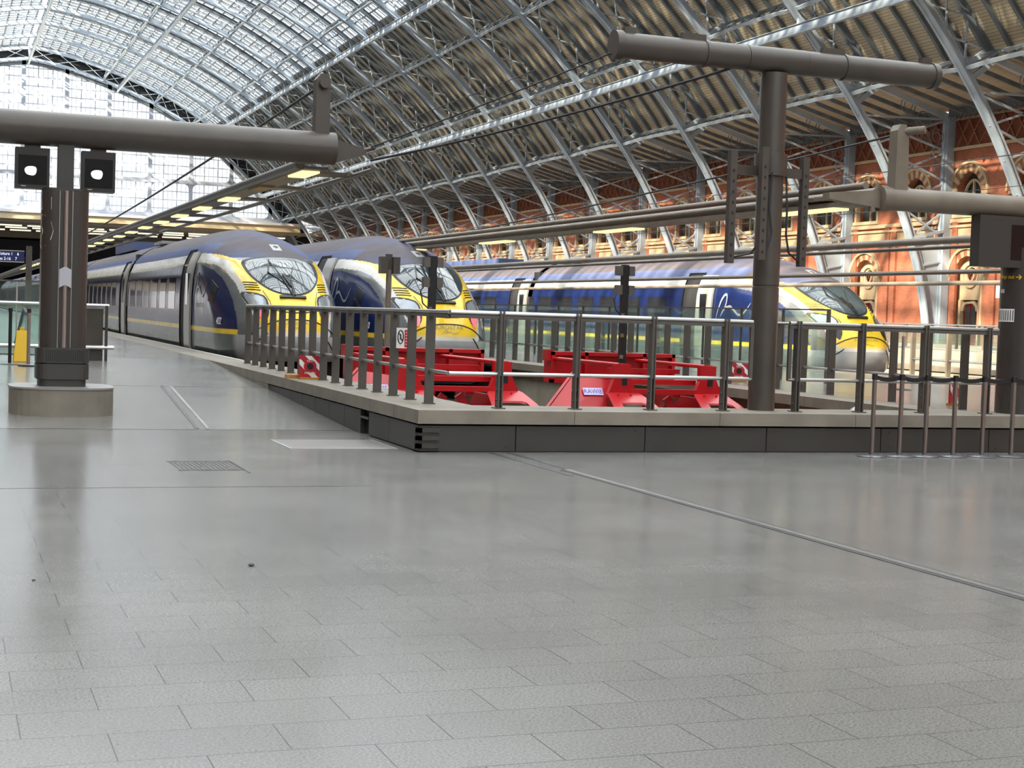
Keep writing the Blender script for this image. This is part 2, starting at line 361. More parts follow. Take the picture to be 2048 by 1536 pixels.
def wall_bay():
    parts = []
    UC = (2.95, 7.40); LC = 7.3
    holes = [pointed(c, 8.2, 1.0, 1.15, z0=7.25) for c in UC]+[rnd(LC, 4.2, 1.0, z0=.5)]
    mb = MB(); mb.plate([(0, 0), (BAY, 0), (BAY, 12.3), (0, 12.3)], holes, YX(0), XW, XW+.45)
    parts.append(('wall_right', mb, BRICK, {}))
    mb = MB()
    for c in UC:                                    # striped pointed arches
        ring(mb, pointed(c, 8.2, 1.45, 1.55, 9), pointed(c, 8.2, 1.0, 1.15, 9), XW-.07, XW+.02, (0, 1))
        mb.k = 0; ring(mb, pointed(c, 8.2, 1.58, 1.70, 9), pointed(c, 8.2, 1.45, 1.55, 9), XW-.14, XW)
        mb.k = 0; ring(mb, pointed(c, 8.2, .72, .8, 9), pointed(c, 8.2, .62, .7, 9), XW+.2, XW+.3)
        for s_ in (-1, 1): mb.box(XW-.05, XW+.05, c+s_*1.2-.28, c+s_*1.2+.28, 8.05, 8.22); mb.box(XW-.06, XW+.2, c+s_*1.05-.08, c+s_*1.05+.08, 7.25, 8.1)
        mb.box(XW-.12, XW+.1, c-1.2, c+1.2, 7.1, 7.28)
        mb.box(XW+.2, XW+.3, c-.05, c+.05, 7.25, 8.9)
    ring(mb, rnd(LC, 4.2, 1.32, 14), rnd(LC, 4.2, 1.0, 14), XW-.07, XW+.02, (0, 1))
    mb.k = 0; ring(mb, rnd(LC, 4.2, 1.5, 14), rnd(LC, 4.2, 1.34, 14), XW-.16, XW)
    mb.box(XW-.1, XW+.05, LC-1.5, LC-.98, 4.0, 4.2); mb.box(XW-.1, XW+.05, LC+.98, LC+1.5, 4.0, 4.2)
    mb.plate(rnd(LC, 4.2, 1.0, 14, z0=3.05), [[(LC+.42*math.cos(t*math.pi/6), 4.25+.42*math.sin(t*math.pi/6)) for t in range(12)]], YX(0), XW+.25, XW+.35)
    for r0 in (.62, .34): mb.plate([(LC+r0*math.cos(t*math.pi/9), 4.25+r0*math.sin(t*math.pi/9)) for t in range(18)], [[(LC+(r0-.09)*math.cos(t*math.pi/9), 4.25+(r0-.09)*math.sin(t*math.pi/9)) for t in range(18)]], YX(0), XW+.15, XW+.25)
    mb.box(XW+.18, XW+.4, LC-1, LC-.68, .5, 3.05); mb.box(XW+.18, XW+.4, LC+.68, LC+1, .5, 3.05)
    for q in (LC-1.16, LC+1.16, LC-.84): mb.tube([(XW+.02 if abs(q-LC) > 1 else XW+.15, q, .5), (XW+.02 if abs(q-LC) > 1 else XW+.15, q, 3.9 if abs(q-LC) > 1 else 2.6)], .09, 8)
    ring(mb, pointed(LC, 2.5, .68, .5, 5), pointed(LC, 2.5, .5, .38, 5), XW+.2, XW+.3)
    for z0, z1, d in ((6.2, 6.62, .08), (6.62, 6.74, .16), (6.86, 7.06, .12), (10.45, 10.6, .12), (0, .5, .14)):
        mb.box(XW-d, XW, 0, BAY, z0, z1)
    mb.box(XW-.05, XW, 0, BAY, 11.95, 12.05)
    parts.append(('trim_arches', mb, [CREAM, TERRA], {}))
    mb = MB()                                        # frieze diamonds
    n = 9; dy = (BAY-.9)/n
    for i in range(n):
        a = .45+i*dy
        mb.beam((XW-.04, a, 10.62), (XW-.04, a+dy, 11.92), .06, .11, (1, 0, 0)); mb.beam((XW-.04, a, 11.92), (XW-.04, a+dy, 10.62), .06, .11, (1, 0, 0))
    mb.k = 1
    for q in (.62, 4.6, 5.2, 9-.7): mb.box(XW-.14, XW, q-.22, q+.22, .5, 6.9)
    parts.append(('trim_frieze', mb, [TERRA, BRICK], {}))
    mb = MB(); mb.box(XW+.45, XW+.5, 0, BAY, 0, 12.3); mb.box(XW-.015, XW, .3, BAY-.3, 10.62, 11.93)
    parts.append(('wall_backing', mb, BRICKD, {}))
    mb = MB(); mb.box(XW+.3, XW+.34, LC-.5, LC+.5, .5, 2.9); mb.k = 1; mb.box(XW+.27, XW+.3, LC-.4, LC+.4, 1.5, 2.7); mb.k = 0; mb.box(XW+.24, XW+.3, LC-.5, LC+.5, 1.32, 1.42); mb.box(XW+.24, XW+.3, LC-.03, LC+.03, .5, 2.8)
    parts.append(('door_brick_arch', mb, [DOORR, WGL], {}))
    mb = MB()
    for c in UC: mb.prism(pointed(c, 8.2, 1.0, 1.15, z0=7.25), YX(0), XW+.38, XW+.4)
    parts.append(('window_upper', mb, WGL, {}))
    return parts
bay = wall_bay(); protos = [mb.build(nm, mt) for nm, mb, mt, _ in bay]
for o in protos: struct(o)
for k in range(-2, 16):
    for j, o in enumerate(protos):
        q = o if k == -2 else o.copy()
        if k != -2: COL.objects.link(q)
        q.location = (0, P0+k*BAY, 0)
mb = MB()
for k in range(-2, 16):
    y0 = P0+k*BAY
    mb.box(XW-.5, XW, y0+.3, y0+BAY-.3, 12.2, 12.32); mb.box(XW-.55, XW-.5, y0+.3, y0+BAY-.3, 12.05, 12.5)
    for i in range(22):
        yy = y0+.5+i*.37
        mb.tube([(XW-.58, yy+.13*math.cos(a*math.pi/4), 11.98+.13*math.sin(a*math.pi/4)) for a in range(9)], .022, 4)
struct(mb.build('trim_cornice', STEELD))
mb = MB(); mb.box(XW, XW+1, -34, P0-2*BAY, 0, 12.6); struct(mb.build('wall_right', BRICK))
mb = MB(); mb.box(XW, XW+1, P0+16*BAY, 420, 0, 11); struct(mb.build('wall_right_far', DARK))
mb = MB(); mb.box(-40, 62, -33.5, -32.9, 0, 15); struct(mb.build('wall_south', CONC))
mb = MB(); mb.box(-28.9, -28.2, -33, 210, 0, 12.5); struct(mb.build('wall_left', BRICK))
# ================================================================ ROOF
XC = 9.5
HALF = [(46.2, .47), (46.1, 1.2), (46.0, 2.0), (45.7, 3.5), (45.15, 5.3), (44.2, 7.6), (42.6, 10.5), (40.65, 13.2), (38.25, 16.0), (35.2, 19.1), (30.8, 22.8), (25.5, 26.0), (20.1, 28.2), (15.0, 29.75), (12.0, 30.4), (9.5, 30.75)]
def catmull(P, m=6):
    out = []
    for i in range(len(P)-1):
        p0 = P[max(i-1, 0)]; p1 = P[i]; p2 = P[i+1]; p3 = P[min(i+2, len(P)-1)]
        for j in range(m):
            t = j/m
            out.append(tuple(.5*((2*p1[k])+(-p0[k]+p2[k])*t+(2*p0[k]-5*p1[k]+4*p2[k]-p3[k])*t*t+(-p0[k]+3*p1[k]-3*p2[k]+p3[k])*t**3) for k in (0, 1)))
    out.append(P[-1]); return out
CUR = catmull(HALF, 6)
cum = [0]
for a, b_ in zip(CUR, CUR[1:]): cum.append(cum[-1]+math.hypot(b_[0]-a[0], b_[1]-a[1]))
LEN = cum[-1]
def at(sv):
    sv = max(0, min(LEN, sv))
    for i in range(len(cum)-1):
        if sv <= cum[i+1]:
            t = (sv-cum[i])/(cum[i+1]-cum[i]); a, b_ = CUR[i], CUR[i+1]
            dx, dz = b_[0]-a[0], b_[1]-a[1]; l = math.hypot(dx, dz)
            return (a[0]+dx*t, a[1]+dz*t), (dz/l, -dx/l)   # point, outward normal
def s_at_ratio(r):
    best = min(range(len(CUR)), key=lambda i: abs(CUR[i][0]/(CUR[i][1]-EYE+1e-6)-r) if CUR[i][1] > 5 else 9)
    return cum[best]
def s_at_z(z): return cum[min(range(len(CUR)), key=lambda i: abs(CUR[i][1]-z))]
def span(s0, s1, n):
    P, N = [], []
    for i in range(n+1):
        p, q = at(s0+(s1-s0)*i/n); P.append(p); N.append(q)
    return P, N
def mir(P, N): return [(2*XC-x, z) for x, z in P], [(-a, b_) for a, b_ in N]
DEP = 1.75
S13 = s_at_z(12.3)
PUR = [s_at_ratio(r) for r in (3.72, 2.49, 1.795, 1.335, .968, .66)]
PUR.append(LEN)
S_GLAZE = s_at_ratio(1.47)
print('purlin s', PUR, LEN, S13)
def rib_mesh():
    out = {}
    mb = MB()
    P, N = span(0, LEN, 60)
    for Q, M_ in ((P, N), mir(P, N)):
        mb.arcbox(Q, M_, 0, .05, -.27, .27); mb.arcbox(Q, M_, .05, .32, -.13, -.09); mb.arcbox(Q, M_, .05, .32, .09, .13)
        mb.arcbox(Q, M_, -.03, 0, -.27, -.12); mb.arcbox(Q, M_, -.03, 0, .12, .27)
    out['lower_chord'] = (mb, STEEL)
    mb = MB(); P, N = span(S13, LEN, 50)
    for Q, M_ in ((P, N), mir(P, N)):
        mb.arcbox(Q, M_, DEP-.3, DEP-.05, -.1, .1); mb.arcbox(Q, M_, DEP-.05, DEP, -.25, .25)
    out['upper_chord'] = (mb, STEELD)
    mb = MB(); web = MB()
    def X_(p): return Vector((p[0], 0, p[1]))
    # struts at purlins plus X braces
    stops = [S13]+PUR
    for a, b_ in zip(stops, stops[1:]):
        n = 3 if b_-a > 4.5 else 2
        for i in range(n):
            s0 = a+(b_-a)*i/n; s1 = a+(b_-a)*(i+1)/n
            (p0, n0), (p1, n1) = at(s0), at(s1)
            for mx in (1, -1):
                f = lambda p, q, o: Vector((XC+mx*(p[0]+q[0]*o-XC), 0, p[1]+q[1]*o))
                web.beam(f(p0, n0, .2), f(p1, n1, DEP-.15), .07, .09, (0, 1, 0)); web.beam(f(p0, n0, DEP-.15), f(p1, n1, .2), .07, .09, (0, 1, 0))
                if i == 0: web.beam(f(p0, n0, .1), f(p0, n0, DEP), .26, .16, (0, 1, 0))
    # lower truss between inner chord and wall post
    XP = 46.9
    for mx in (1, -1):
        g = lambda x, z: Vector((XC+mx*(x-XC), 0, z))
        zs = [6.1, 7.5, 8.9, 10.4, 12.0]; nodes = [at(s_at_z(z))[0] for z in zs]
        for i, (z, nd) in enumerate(zip(zs, nodes)):
            if i: web.beam(g(*nodes[i-1]), g(XP, z), .09, .10, (0, 1, 0)); web.beam(g(XP, zs[i-1]), g(*nd), .09, .10, (0, 1, 0))
            web.beam(g(*nd), g(XP, z-.0), .09, .12, (0, 1, 0)) if i in (0, 4) else None
    out['lattice_web'] = (web, STEEL)
    for mx in (1, -1):
        mb = MB(); out['wall_post'+('' if mx == 1 else '_')] = (mb, STEEL)
        x0, x1 = sorted((XC+mx*(46.72-XC), XC+mx*(47.15-XC)))
        mb.box(x0, x1, -.24, .24, .47, 12.2); x0, x1 = sorted((XC+mx*(46.62-XC), XC+mx*(46.75-XC)))
        mb.box(x0, x1, -.10, .10, .47, 12.2)
        # solid plate between chord and post
        n = 12; ss = [s_at_z(.5)+(s_at_z(6.0)-s_at_z(.5))*i/n for i in range(n+1)]
        poly = [(XC+mx*(at(q)[0][0]+.1-XC), at(q)[0][1]) for q in ss]+[(XC+mx*(46.8-XC), at(ss[-1])[0][1]), (XC+mx*(46.8-XC), .5)]
        mb.prism(poly, XZ(0), -.05, .05)
        a = at(s_at_z(5.9))[0]; mb.beam((XC+mx*(a[0]-XC), 0, a[1]), (XC+mx*(46.8-XC), 0, a[1]+.45), .5, .14, (0, 0, 1))
        a = at(s_at_z(4.6))[0]; mb.beam((XC+mx*(a[0]-XC), 0, a[1]), (XC+mx*(46.8-XC), 0, a[1]+.3), .24, .1, (0, 0, 1))
        # outer strut from post top to the curve
        (p, q) = at(S13); mb.beam((XC+mx*(46.9-XC), 0, 12.1), (XC+mx*(p[0]+q[0]*DEP-XC), 0, p[1]+q[1]*DEP), .24, .3, (0, 0, 1))
    mb = MB()
    for mx in (1,):
        for cx_, cz_, r in ((46.2, 11.1, .42), (45.4, 11.9, .40), (46.25, 10.25, .32), (44.5, 12.55, .42), (46.3, 9.6, .25), (45.55, 11.15, .26)):
            for rr in (r, r*.55):
                mb.tube([(XC+mx*(cx_+rr*math.cos(t*math.pi/7)-XC), 0, cz_+rr*math.sin(t*math.pi/7)) for t in range(15)], .028, 4, cap=False)
    out['scrollwork'] = (mb, STEELD)
    mb = MB(); mb.box(45.9, 47.0, -.45, .45, .45, .75); out['foot_block'] = (mb, DOORR)
    mb = MB(); mb.box(2*XC-47, 2*XC-45.9, -.45, .45, .45, .75); out['foot_block_'] = (mb, DOORR)
    return out
ribs = rib_mesh()
r0 = thing('roof_rib', 'x', 'roof rib', (0, P0-11*BAY, 0), 'arched iron roof ribs')
for nm, (mb, mt) in ribs.items(): mb.build(nm.rstrip('_'), mt, r0)
KR = list(range(-11, 16))
for k in KR:
    o = r0 if k == -11 else copy_tree(r0)
    o.location = (0, P0+k*BAY, 0)
    if k < 0: lab = 'arched lattice roof rib near the top edge, %s in front of the nearest doorway rib' % ordn(-k-1)
    elif k == 0: lab = 'arched blue-grey lattice rib landing beside the nearest round-arched brick doorway'
    else: lab = 'arched blue-grey lattice roof rib, %s beyond the nearest doorway rib' % ordn(k-1)
    if k == 15: lab = 'last arched lattice roof rib, framing the big glazed end screen'
    o['label'] = lab
# roof rafters between the ribs
mb = MB(); P, N = span(S13, S_GLAZE, 34); PG, NG = span(S_GLAZE, LEN, 16)
for Q, M_ in ((P, N), mir(P, N)):
    mb.arcbox(Q, M_, DEP-.20, DEP-.17, -.10, .10); mb.arcbox(Q, M_, DEP-.17, DEP, -.04, .04)
for Q, M_ in ((PG, NG), mir(PG, NG)): mb.arcbox(Q, M_, DEP-.08, DEP, -.06, .06)
p, q = at(S13)
for mx in (1, -1): mb.beam((XC+mx*(46.9-XC), 0, 12.15), (XC+mx*(p[0]+q[0]*(DEP-.25)-XC), 0, p[1]+q[1]*(DEP-.12)), .12, .2, (0, 0, 1))
ra = mb.build('roof_rafter', STEELD)
for k in KR[:-1]:
    for j in (1, 2, 3, 4, 5):
        o = ra if (k == KR[0] and j == 1) else ra.copy()
        if o is not ra: COL.objects.link(o)
        o.location = (0, P0+k*BAY+j*BAY/6, 0)
        pos = ('one bay nearer than', ) if k < 0 else ()
        bayn = ('%s bay before the nearest doorway' % ordn(-k-1)) if k < 0 else ('%s bay beyond the nearest doorway' % ordn(k))
        tag(o, 'slim roof rafter, %s of five in the %s' % (ordn(j-1), bayn), 'roof rafter', 'curved rafters under the roof boards')
# purlins: wavy lower chord, straight upper chord
pur_lab = ['lowest wavy roof purlin, just above the brick wall', 'wavy roof purlin, second up from the brick wall', 'wavy roof purlin, third up, along the edge of the skylights', 'wavy roof purlin, fourth up, under the skylights', 'wavy roof purlin, fifth up, under the skylights', 'wavy roof purlin, sixth up, beside the ridge', 'wavy purlin along the very ridge of the roof']
for pi, sv in enumerate(PUR):
    for mx in ((1, -1) if pi < 6 else (1,)):
        if mx == -1 and pi < 4: continue
        (p, q) = at(sv)
        f = lambda o, y: Vector((XC+mx*(p[0]+q[0]*o-XC), y, p[1]+q[1]*o))
        up = (mx*q[0], 0, q[1]); side = (mx*q[1], 0, -q[0])
        root = thing('roof_purlin', pur_lab[pi] if mx == 1 else pur_lab[pi].replace('wavy', 'wavy far-side'), 'roof purlin', (0, 0, 0), 'trussed purlins between the ribs')
        a = MB(); b2 = MB(); c2 = MB()
        offs = [(.0, .10), (.06, .12), (.16, .26), (.30, .34), (.5, .36), (.70, .34), (.84, .26), (.94, .12), (1, .10)]
        for k in KR[:-1]:
            y0 = P0+k*BAY
            for (t0, o0), (t1, o1) in zip(offs, offs[1:]):
                a.beam(f(o0, y0+t0*BAY), f(o1, y0+t1*BAY), .17, .10, up)
            b2.beam(f(DEP-.62, y0), f(DEP-.62, y0+BAY), .16, .1, up)
            for j in range(6):
                t0, t1 = j/6, (j+1)/6
                oo = lambda t: .10+.26*math.sin(math.pi*t)**.8
                if j % 2 == 0: c2.beam(f(oo(t0), y0+t0*BAY), f(DEP-.62, y0+t1*BAY), .07, .07, side)
                else: c2.beam(f(DEP-.62, y0+t0*BAY), f(oo(t1), y0+t1*BAY), .07, .07, side)
                c2.beam(f(oo(t1), y0+t1*BAY), f(DEP-.62, y0+t1*BAY), .06, .06, side)
        a.build('lower_chord', STEEL, root); b2.build('upper_chord', STEELD, root); c2.build('bracing', STEELD, root)
# straight flat rails slung under the ribs
for r, lab in ((2.70, 'lowest straight pale blue rail slung under the ribs, above the T-shaped post'), (1.413, 'second straight pale rail slung under the ribs, at the skylight edge'), (.764, 'third straight pale rail slung under the ribs, below the skylights'), (.307, 'topmost straight pale rail slung under the ribs near the ridge')):
    (p, q) = at(s_at_ratio(r)); mb = MB(); z = p[1]-.12; x = p[0]-.1
    mb.box(x-.02, x+.02, P0-11*BAY, P0+15*BAY, z-.42, z); mb.box(x-.10, x+.12, P0-11*BAY, P0+15*BAY, z-.45, z-.42)
    mb.box(x-.10, x+.12, P0-11*BAY, P0+15*BAY, z, z+.03)
    for k in KR: mb.box(x-.06, x+.06, P0+k*BAY-.1, P0+k*BAY+.1, z, z+.3)
    tag(mb.build('maintenance_rail', STEEL), lab, 'rail', 'straight rails slung under the ribs')
# boards
bm_ = bpy.data.materials.new('roof_boards'); bm_.use_nodes = True; n = bm_.node_tree; b = n.nodes['Principled BSDF']
t = n.nodes.new('ShaderNodeTexCoord'); br = n.nodes.new('ShaderNodeTexBrick'); br.inputs['Scale'].default_value = 1; br.inputs['Brick Width'].default_value = 6.0; br.inputs['Row Height'].default_value = .16
br.inputs['Mortar Size'].default_value = .009; br.inputs['Color1'].default_value = (.60, .53, .40, 1); br.inputs['Color2'].default_value = (.52, .455, .335, 1); br.inputs['Mortar'].default_value = (.10, .08, .05, 1)
n.links.new(t.outputs['UV'], br.inputs['Vector']); n.links.new(br.outputs['Color'], b.inputs['Base Color']); b.inputs['Roughness'].default_value = .75
def shell(name, s0, s1, off, material, ys, nseg, first=None, side=(1, -1)):
    for mx in side:
        P, N = span(s0, s1, nseg); pts = [(p[0]+q[0]*off, p[1]+q[1]*off) for p, q in zip(P, N)]
        if first: pts = [first]+pts
        me = bpy.data.meshes.new(name); vs = []; fs = []; uv = []
        d = [0]
        for a, b_ in zip(pts, pts[1:]): d.append(d[-1]+math.hypot(b_[0]-a[0], b_[1]-a[1]))
        for (x, z) in pts:
            for y in ys: vs.append((XC+mx*(x-XC), y, z))
        for i in range(len(pts)-1): fs.append((2*i, 2*i+1, 2*i+3, 2*i+2)); uv += [(ys[0], d[i]), (ys[1], d[i]), (ys[1], d[i+1]), (ys[0], d[i+1])]
        me.from_pydata(vs, [], fs); l = me.uv_layers.new(name='UVMap')
        for i, u in enumerate(uv): l.data[i].uv = u
        me.materials.append(material); o = bpy.data.objects.new(name, me); COL.objects.link(o); struct(o)
YS = (P0-11*BAY, P0+15*BAY)
shell('ceiling', S13+.3, S_GLAZE, DEP+.02, bm_, YS, 30, (47.3, 12.5))
SLATE = mat('slate', (.08, .08, .09), .7)
shell('ceiling_slates', S13+.3, S_GLAZE, DEP+.12, SLATE, YS, 30, (47.5, 12.7))
shell('ceiling_glass', S_GLAZE, LEN, DEP+.25, ROOFG, YS, 16)
mb = MB(); P, N = span(S_GLAZE, LEN, 16); ya = YS[0]
sets = [(P, N), mir(P, N)]
y = YS[0]
while y < YS[1]:
    for Q, M_ in sets: mb.arcbox(Q, M_, DEP+.05, DEP+.075, y, y+.22)
    y += .745
struct(mb.build('ceiling_glazing_bars', mat('glazing_bar', (.42, .46, .50), .5)))
mb = MB(); s_ = S_GLAZE
while s_ < LEN:
    p, q = at(s_)
    for mx in (1, -1): mb.beam((XC+mx*(p[0]+q[0]*(DEP+.02)-XC), YS[0], p[1]+q[1]*(DEP+.02)), (XC+mx*(p[0]+q[0]*(DEP+.02)-XC), YS[1], p[1]+q[1]*(DEP+.02)), .16, .05, (mx*q[0], 0, q[1]))
    s_ += .95
struct(mb.build('ceiling_skylight_battens', MATS['glazing_bar']))
# ================================================================ GABLE SCREEN
YG = P0+15*BAY+.35
mb = MB()
P, N = span(s_at_z(12.0), LEN, 40); prof = P
def ztop(x):
    x = XC+abs(x-XC)
    for a, b_ in zip(prof, prof[1:]):
        if b_[0] <= x <= a[0]: return a[1]+(b_[1]-a[1])*(a[0]-x)/(a[0]-b_[0]+1e-9)
    return 12
maj = [8.9+5.12*i for i in range(-8, 8)]
maj = [x for x in maj if abs(x-XC) < 35]
TR = (12.7, 17.0, 23.5)
for x in maj:
    zt = ztop(x)
    if zt > 13: mb.box(x-.24, x+.24, YG-.3, YG+.1, 12.3, zt+.2)
def half_at(z): return abs(at(s_at_z(z))[0][0]-XC)
for z in TR:
    h = half_at(z); mb.box(XC-h, XC+h, YG-.32, YG+.1, z-.24, z+.24)
for x in maj:                                       # rounded pane corners
    for z in TR:
        for sx in (-1, 1):
            for sz in (-1, 1):
                if z+sz*1.2 > ztop(x+sx*1.2) or (z == TR[0] and sz < 0): continue
                c = (x+sx*.24, z+sz*.24); r = .6
                arc = [(c[0]+sx*(r-r*math.cos(t*math.pi/8)), c[1]+sz*(r-r*math.sin(t*math.pi/8))) for t in range(5)]
                mb.prism([c]+arc, XZ(YG), -.25, 0)
mb.k = 0
struct(mb.build('window_1', GABLE))
mb = MB()
for i in range(-24, 25):
    x = 8.9+5.12/3*i
    zt = ztop(x)
    if zt > 13 and i % 3: mb.box(x-.05, x+.05, YG-.12, YG, 12.5, zt+.1)
for i in range(-72, 73):
    x = 8.9+5.12/9*i; zt = ztop(x)
    if zt > 13 and i % 3: mb.box(x-.018, x+.018, YG-.05, YG, 12.5, zt+.1)
z = 13.6
while z < 30:
    h = half_at(z); mb.box(XC-h, XC+h, YG-.08, YG, z-.04, z+.04); z += 1.08
struct(mb.build('window_bars', GABLE))
mb = MB(); P2 = [(x, z) for x, z in prof]; 
poly = [(x, z) for x, z in P2]+[(2*XC-x, z) for x, z in reversed(P2[:-1])]
mb.prism(poly, XZ(YG), .02, .04); struct(mb.build('window_glass', ROOFG))
mb = MB(); P, N = span(0, LEN, 50)
for Q, M_ in ((P, N), mir(P, N)): mb.arcbox(Q, M_, .3, DEP+.3, .32+YG-.35, .5+YG-.35)
struct(mb.build('trim_gable_dark_sheet', DARK))  # black sheet added to stand for the dark space behind the last rib
mb = MB()
for Q, M_ in ((P, N), mir(P, N)): mb.arcbox(Q, M_, -.55, -.1, YG-.3, YG+.1)
struct(mb.build('trim_gable', STEELD))
mb = MB()
mb.box(XC-40, 43.2, YG-2.2, YG-.4, 11.25, 12.05); struct(mb.build('trim_canopy_fascia', mat('canopy_cream', (.62, .52, .33), .6)))
mb = MB(); mb.box(XC-40, 43.2, YG-2.4, YG-.3, 12.05, 12.35); struct(mb.build('trim_canopy_edge', mat('canopy_white', (.8, .8, .85), .5)))
# flat roof of the extension beyond, pierced by rooflights
mb = MB(); y = YG-.4; Z0, Z1 = 10.9, 11.25
mb.box(-40, 60, YG-1.6, YG+26, Z0, Z1); mb.box(-40, 60, YG+26, 420, Z0-1.2, Z1); struct(mb.build('ceiling_extension', mat('extension_soffit', (.35, .33, .29), .7)))
mb = MB(); mb.box(-40, 60, 418, 420, 0, 11); mb.box(-40, 60, YG+26, YG+26.3, 7.5, 10); struct(mb.build('wall_far', mat('far_navy', (.015, .017, .03), .6)))

LG = lampmat('strip_light', (1.0, .93, .72), 1.0); li = None; i = 0
for r_, yy in enumerate((YG+5, YG+11, YG+19)):
    for c_ in range(13):
        x = 1.2+c_*3.35+r_*.9
        if li is None: mb = MB(); mb.box(-1.35, 1.35, -.1, .1, -.18, 0); mb.k = 1; mb.box(-1.4, 1.4, -.15, .15, 0, .06); li = o = mb.build('ceiling_light', [LG, DARK])
        else: o = li.copy(); COL.objects.link(o)
        o.location = (x, yy, 10.84)
        tag(o, 'long strip light on the far canopy ceiling, %s row, %s from the left' % (('front', 'middle', 'back')[r_], ordn(c_)), 'ceiling light', 'strip lights under the far canopy')
# ================================================================ TRAINS
def itp(t, v):
    if v <= t[0][0]: return t[0][1]
    for (a, b_), (c, d) in zip(t, t[1:]):
        if v <= c: return b_+(d-b_)*(v-a)/(c-a)
    return t[-1][1]
WT = [(.3,1.40),(.5,1.44),(1,1.46),(1.8,1.46),(2.3,1.43),(2.6,1.37),(2.9,1.24),(3.1,1.09),(3.3,.85),(3.45,.60),(3.55,.36),(3.6,.03)]
ST = [(.3,.32),(.42,.16),(.6,.05),(.8,0),(1.0,.02),(1.25,.1),(1.5,.28),(1.82,.62),(2.1,1.0),(2.4,1.45),(2.7,2.05),(2.95,2.8),(3.1,3.35),(3.3,4.3),(3.45,5.3),(3.55,6.4),(3.6,7.8)]
LT = [(-.15,2.2),(1.2,2.6),(2,3.1),(3,3.6),(3.6,4.0)]
def smooth(t, v, h=.09): return (itp(t, v-h)+itp(t, v+h)+itp(t, v))/3
def TW(z): return max(.02, smooth(WT, z, .05)) if z < 3.5 else itp(WT, z)
def TS(z): return smooth(ST, z, .06) if z < 3.5 else itp(ST, z)
def TL(z): return itp(LT, z)
PA = .8
def surf_xz(x, z, off=.006):
    w_ = TW(z); q = min(.9999, abs(x)/w_); sn = q**(1/PA)
    return Vector((x, TS(z)+TL(z)*(1-math.sqrt(1-sn*sn))-off, z))
def surf_sz(s, z, side=-1, off=.006):
    c = 1-(s-TS(z))/TL(z); c = max(0, min(1, c))
    return Vector((side*(TW(z)*math.sqrt(1-c*c)**PA+off), s, z))
ARC = [(.9,.88),(1.04,.9),(1.35,1.1),(1.68,1.5),(1.95,2.0),(2.2,2.6),(2.40,3.45),(2.53,4.7),(2.58,5.8)]
GRY = [(.9,.30),(1.2,.42),(1.48,.73),(1.81,1.33),(2.08,1.84),(2.39,2.7),(2.53,3.55),(2.63,5.3)]
SIL = [(.9,.2),(1.2,.36),(1.59,.72),(1.81,1.05),(2.09,1.60),(2.33,2.16),(2.63,3.0),(2.72,3.7),(2.76,4.3)]
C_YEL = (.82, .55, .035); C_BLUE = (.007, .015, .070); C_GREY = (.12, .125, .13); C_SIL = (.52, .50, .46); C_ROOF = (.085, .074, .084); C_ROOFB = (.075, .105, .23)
C_SKIRT = (.10, .115, .12); C_NOSEG = (.36, .37, .38)
def livery(x, s, z, dirt=0):
    ax = abs(x)
    re = itp([(0, 2.72), (.8, 2.60), (1.0, 2.70), (1.1, 2.77), (1.25, 2.85), (1.5, 2.86)], ax) if s < 6 else 2.86
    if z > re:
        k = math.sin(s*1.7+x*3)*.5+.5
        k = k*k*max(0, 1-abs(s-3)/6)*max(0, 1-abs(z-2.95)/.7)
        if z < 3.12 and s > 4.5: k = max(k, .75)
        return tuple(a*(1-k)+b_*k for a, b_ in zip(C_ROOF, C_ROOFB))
    front = s < itp(SIL, z)
    if z < .92:
        if s < .9 and z < .95: return C_NOSEG
        return C_SKIRT if s > 1.1 else tuple(a+(b_-a)*max(0, min(1, (s-.9)/.2)) for a, b_ in zip(C_NOSEG, C_SKIRT))
    if front and ax < 1.2:
        if z < 1.06: k = (z-.94)/.12; k = max(0, min(1, k)); return tuple(.62*(1-k)+b_*k for b_ in C_YEL)
        return C_YEL
    if s > itp(ARC, z) and z < 2.56:
        if z < 1.03: return C_YEL
        return C_BLUE
    if s > itp(GRY, z) and z < 2.60 and s < 9: return C_GREY
    return C_SIL if s > .35 else (.62, .60, .55)
